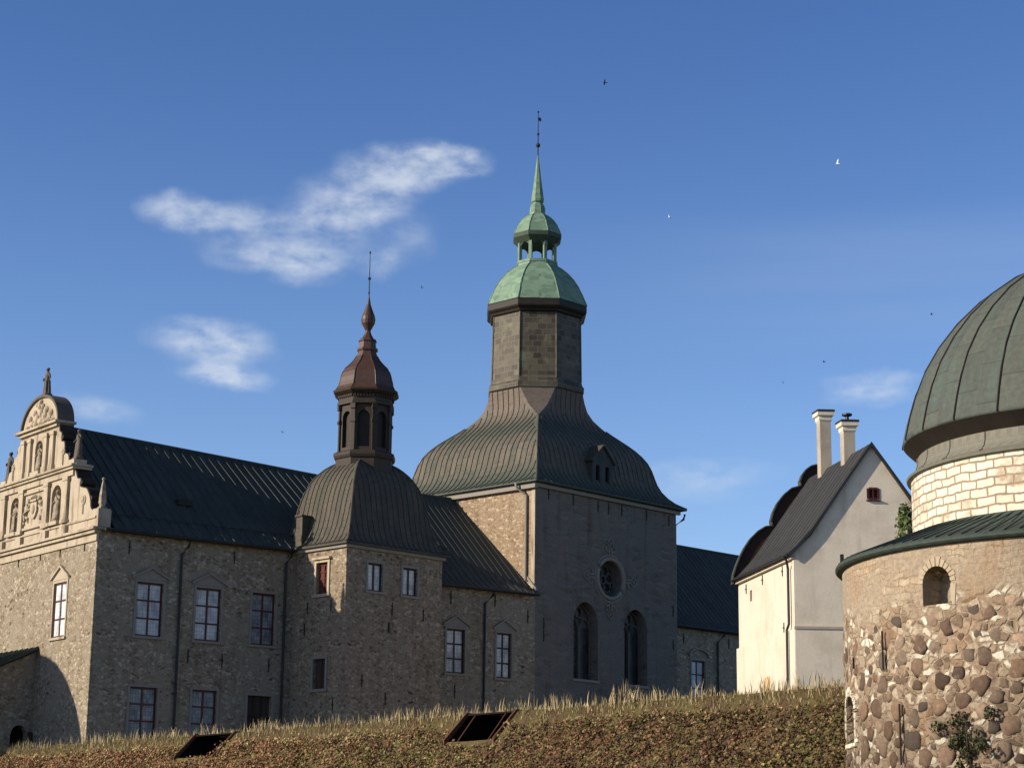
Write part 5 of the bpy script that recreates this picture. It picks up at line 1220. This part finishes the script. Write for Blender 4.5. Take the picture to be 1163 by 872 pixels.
    for (r0, z0), (r1, z1) in zip(DP[:-1], DP[1:]):
        ln = math.hypot(r1-r0, z1-z0)
        for k in range(n*2):
            a, b = PI*k/n, PI*(k+1)/n
            mb.quad(ROOT_PT((0, 0), a, r0, z0), ROOT_PT((0, 0), b, r0, z0), ROOT_PT((0, 0), b, r1, z1), ROOT_PT((0, 0), a, r1, z1), [(k*.75, arc), (k*.75+.75, arc), (k*.75+.75, arc+ln), (k*.75, arc+ln)])
        arc += ln
    do_ = mb.build('dome', M['dome'], o, merge=True)
    mb = MB()
    for k in range(n):
        a = 2*PI*k/n; mb.tube([ROOT_PT((0, 0), a, r+.015, z) for r, z in DP[1:-1]], .028, 5)
    mb.build('rib', M['dark_copper_and_shade'], do_)
    return o
round_tower('round fieldstone gun tower with grey green dome at the right edge', (17.33, 58.0), True)
round_tower('round gun tower with dome standing beyond the left edge of the view', (-44.5, 109.3), False)

# ------------------------------------------------------------------ plants
def shrub(name, label, cat, loc, blobs, n, size, palv, stems):
    o = thing(name, label, cat, loc)
    P_ = []; N_ = []
    for (c, r, k) in blobs:
        m = int(n*k); d = rng.normal(size=(m, 3)); d /= np.linalg.norm(d, axis=1)[:, None]; rad = rng.uniform(.35, 1.0, m)[:, None]**.5
        P_.append(np.array(c)+d*rad*np.array(r)); N_.append(d)
    P_ = np.concatenate(P_); N_ = np.concatenate(N_)
    cr_ = leaves('crown', P_, N_, rng.uniform(*size, len(P_)), pick(palv, [1]*len(palv), len(P_), .22)); cr_.parent = o
    mb = MB()
    for path, rr in stems: mb.tube(path, rr, 6)
    mb.build('trunk', M['board'], o); return o
gr = [(.065, .10, .033), (.10, .14, .042), (.05, .08, .026), (.14, .17, .06)]
shrub('small_tree', 'small green tree between the white house and the domed tower', 'tree', (18.95, 95, YARD+.9), [((.0, 0, 8.9), (.75, .75, 1.75), .5), ((.5, .2, 7.9), (1.0, .9, 1.6), .5), ((-.25, 0, 9.9), (.35, .35, .7), .14), ((.2, 0, 6.8), (1.1, 1.0, 1.4), .4)], 1500, (.08, .17), gr,
      [([(0, 0, 0), (.1, 0, 4), (0, 0, 7), (.05, 0, 10)], [.16, .12, .07, .02]), ([(.05, 0, 6), (.6, .2, 7.6), (.8, .3, 8.6)], [.06, .04, .02]), ([(.05, 0, 7.4), (-.3, 0, 8.6), (-.35, 0, 9.6)], [.05, .03, .015])])
ba = R(-135.5); bp = ROOT_PT((17.33, 58.0), ba, RW, 4.1); bn_ = Vector((math.cos(ba), math.sin(ba), 0))
bl = []
for i in range(15):
    q = rng.normal(size=3); t = Vector((-math.sin(ba), math.cos(ba), 0))
    c = bn_*(.12+abs(q[0])*.12)+t*q[1]*.30+Z*(.40+q[2]*.42); bl.append((tuple(c), (.19, .19, .2), .06))
shrub('wall_shrub', 'leafy green shrub growing out of the fieldstone round tower wall', 'shrub', tuple(bp), bl, 1100, (.04, .085), [(.05, .075, .03), (.075, .10, .04), (.04, .055, .022), (.12, .10, .05), (.09, .06, .035)],
      [([(0, 0, -.2), tuple(bn_*.15+Z*.3), tuple(bn_*.2+Z*1.0)], [.03, .025, .01]), ([tuple(bn_*.1+Z*.1), tuple(bn_*.3+Vector((.2, 0, .5)))], [.02, .01])])

# ------------------------------------------------------------------ birds
def bird(label, loc, rz, roll, pitch, span, white, flap):
    mb = MB(); mb.smooth = True
    k = span
    prof = [(.005, -.26), (.03, -.22), (.055, -.12), (.062, 0), (.05, .10), (.028, .16), (.036, .20), (.03, .235), (.008, .27)]
    mb.loft([[Vector((r*math.cos(2*PI*i/8), y, r*math.sin(2*PI*i/8)))*k for i in range(8)] for r, y in prof][::-1], True, True)
    mb.smooth = False
    for s_ in (-1, 1):
        up_ = flap
        a, b, c = Vector((s_*.05, .12, .02)), Vector((s_*.25, .16, .02+up_*.22)), Vector((s_*.5, .0, .02+up_*.40))
        a2, b2 = Vector((s_*.05, -.08, .02)), Vector((s_*.26, -.02, .02+up_*.22))
        th = Vector((0, 0, .012))
        for q in ((a, b, b2, a2), (b, c, b2)): mb.prism([p*k for p in q], th*k)
    mb.prism([Vector(p)*k for p in ((-.03, -.2, 0), (.03, -.2, 0), (.07, -.36, 0), (-.07, -.36, 0))], Vector((0, 0, .01))*k)
    o = mb.build('bird', M['feather_white' if white else 'feather_dark']); o.location = loc; o.rotation_euler = (pitch, roll, rz)
    tag(o, label, 'bird', 'birds in the sky'); return o
def far(x, z, d=1.8): return (x*d, 100*d, 1.6+(z-1.6)*d)
bird('dark bird highest in the sky, right of the spire tip', far(4.69, 41.05), R(100), R(55), R(10), .68, False, .5)
bird('white gull banking in the blue above the white house', far(16.79, 36.72), R(60), R(50), R(30), .8, True, .8)
bird('small pale bird right of the green spire, below the highest bird', far(8.02, 33.69), R(20), R(40), 0, .5, True, .9)
bird('dark bird between the brown lantern rod and the green cupola', far(-4.68, 29.76), R(70), R(10), R(20), .42, False, 1.0)
bird('dark bird just left of the big round dome', far(21.41, 28.67), R(85), R(10), 0, .55, False, .25)
bird('tiny dark bird above the chimneys of the white house', far(15.85, 26.1), R(75), R(15), 0, .5, False, .3)
bird('tiny dark bird low in the sky left of the chimneys', far(13.73, 25.02), R(10), R(70), 0, .4, False, .6)
bird('tiny dark bird low over the palace roof, left of the stair tower', far(-11.53, 22.12), R(60), R(20), 0, .42, False, .5)
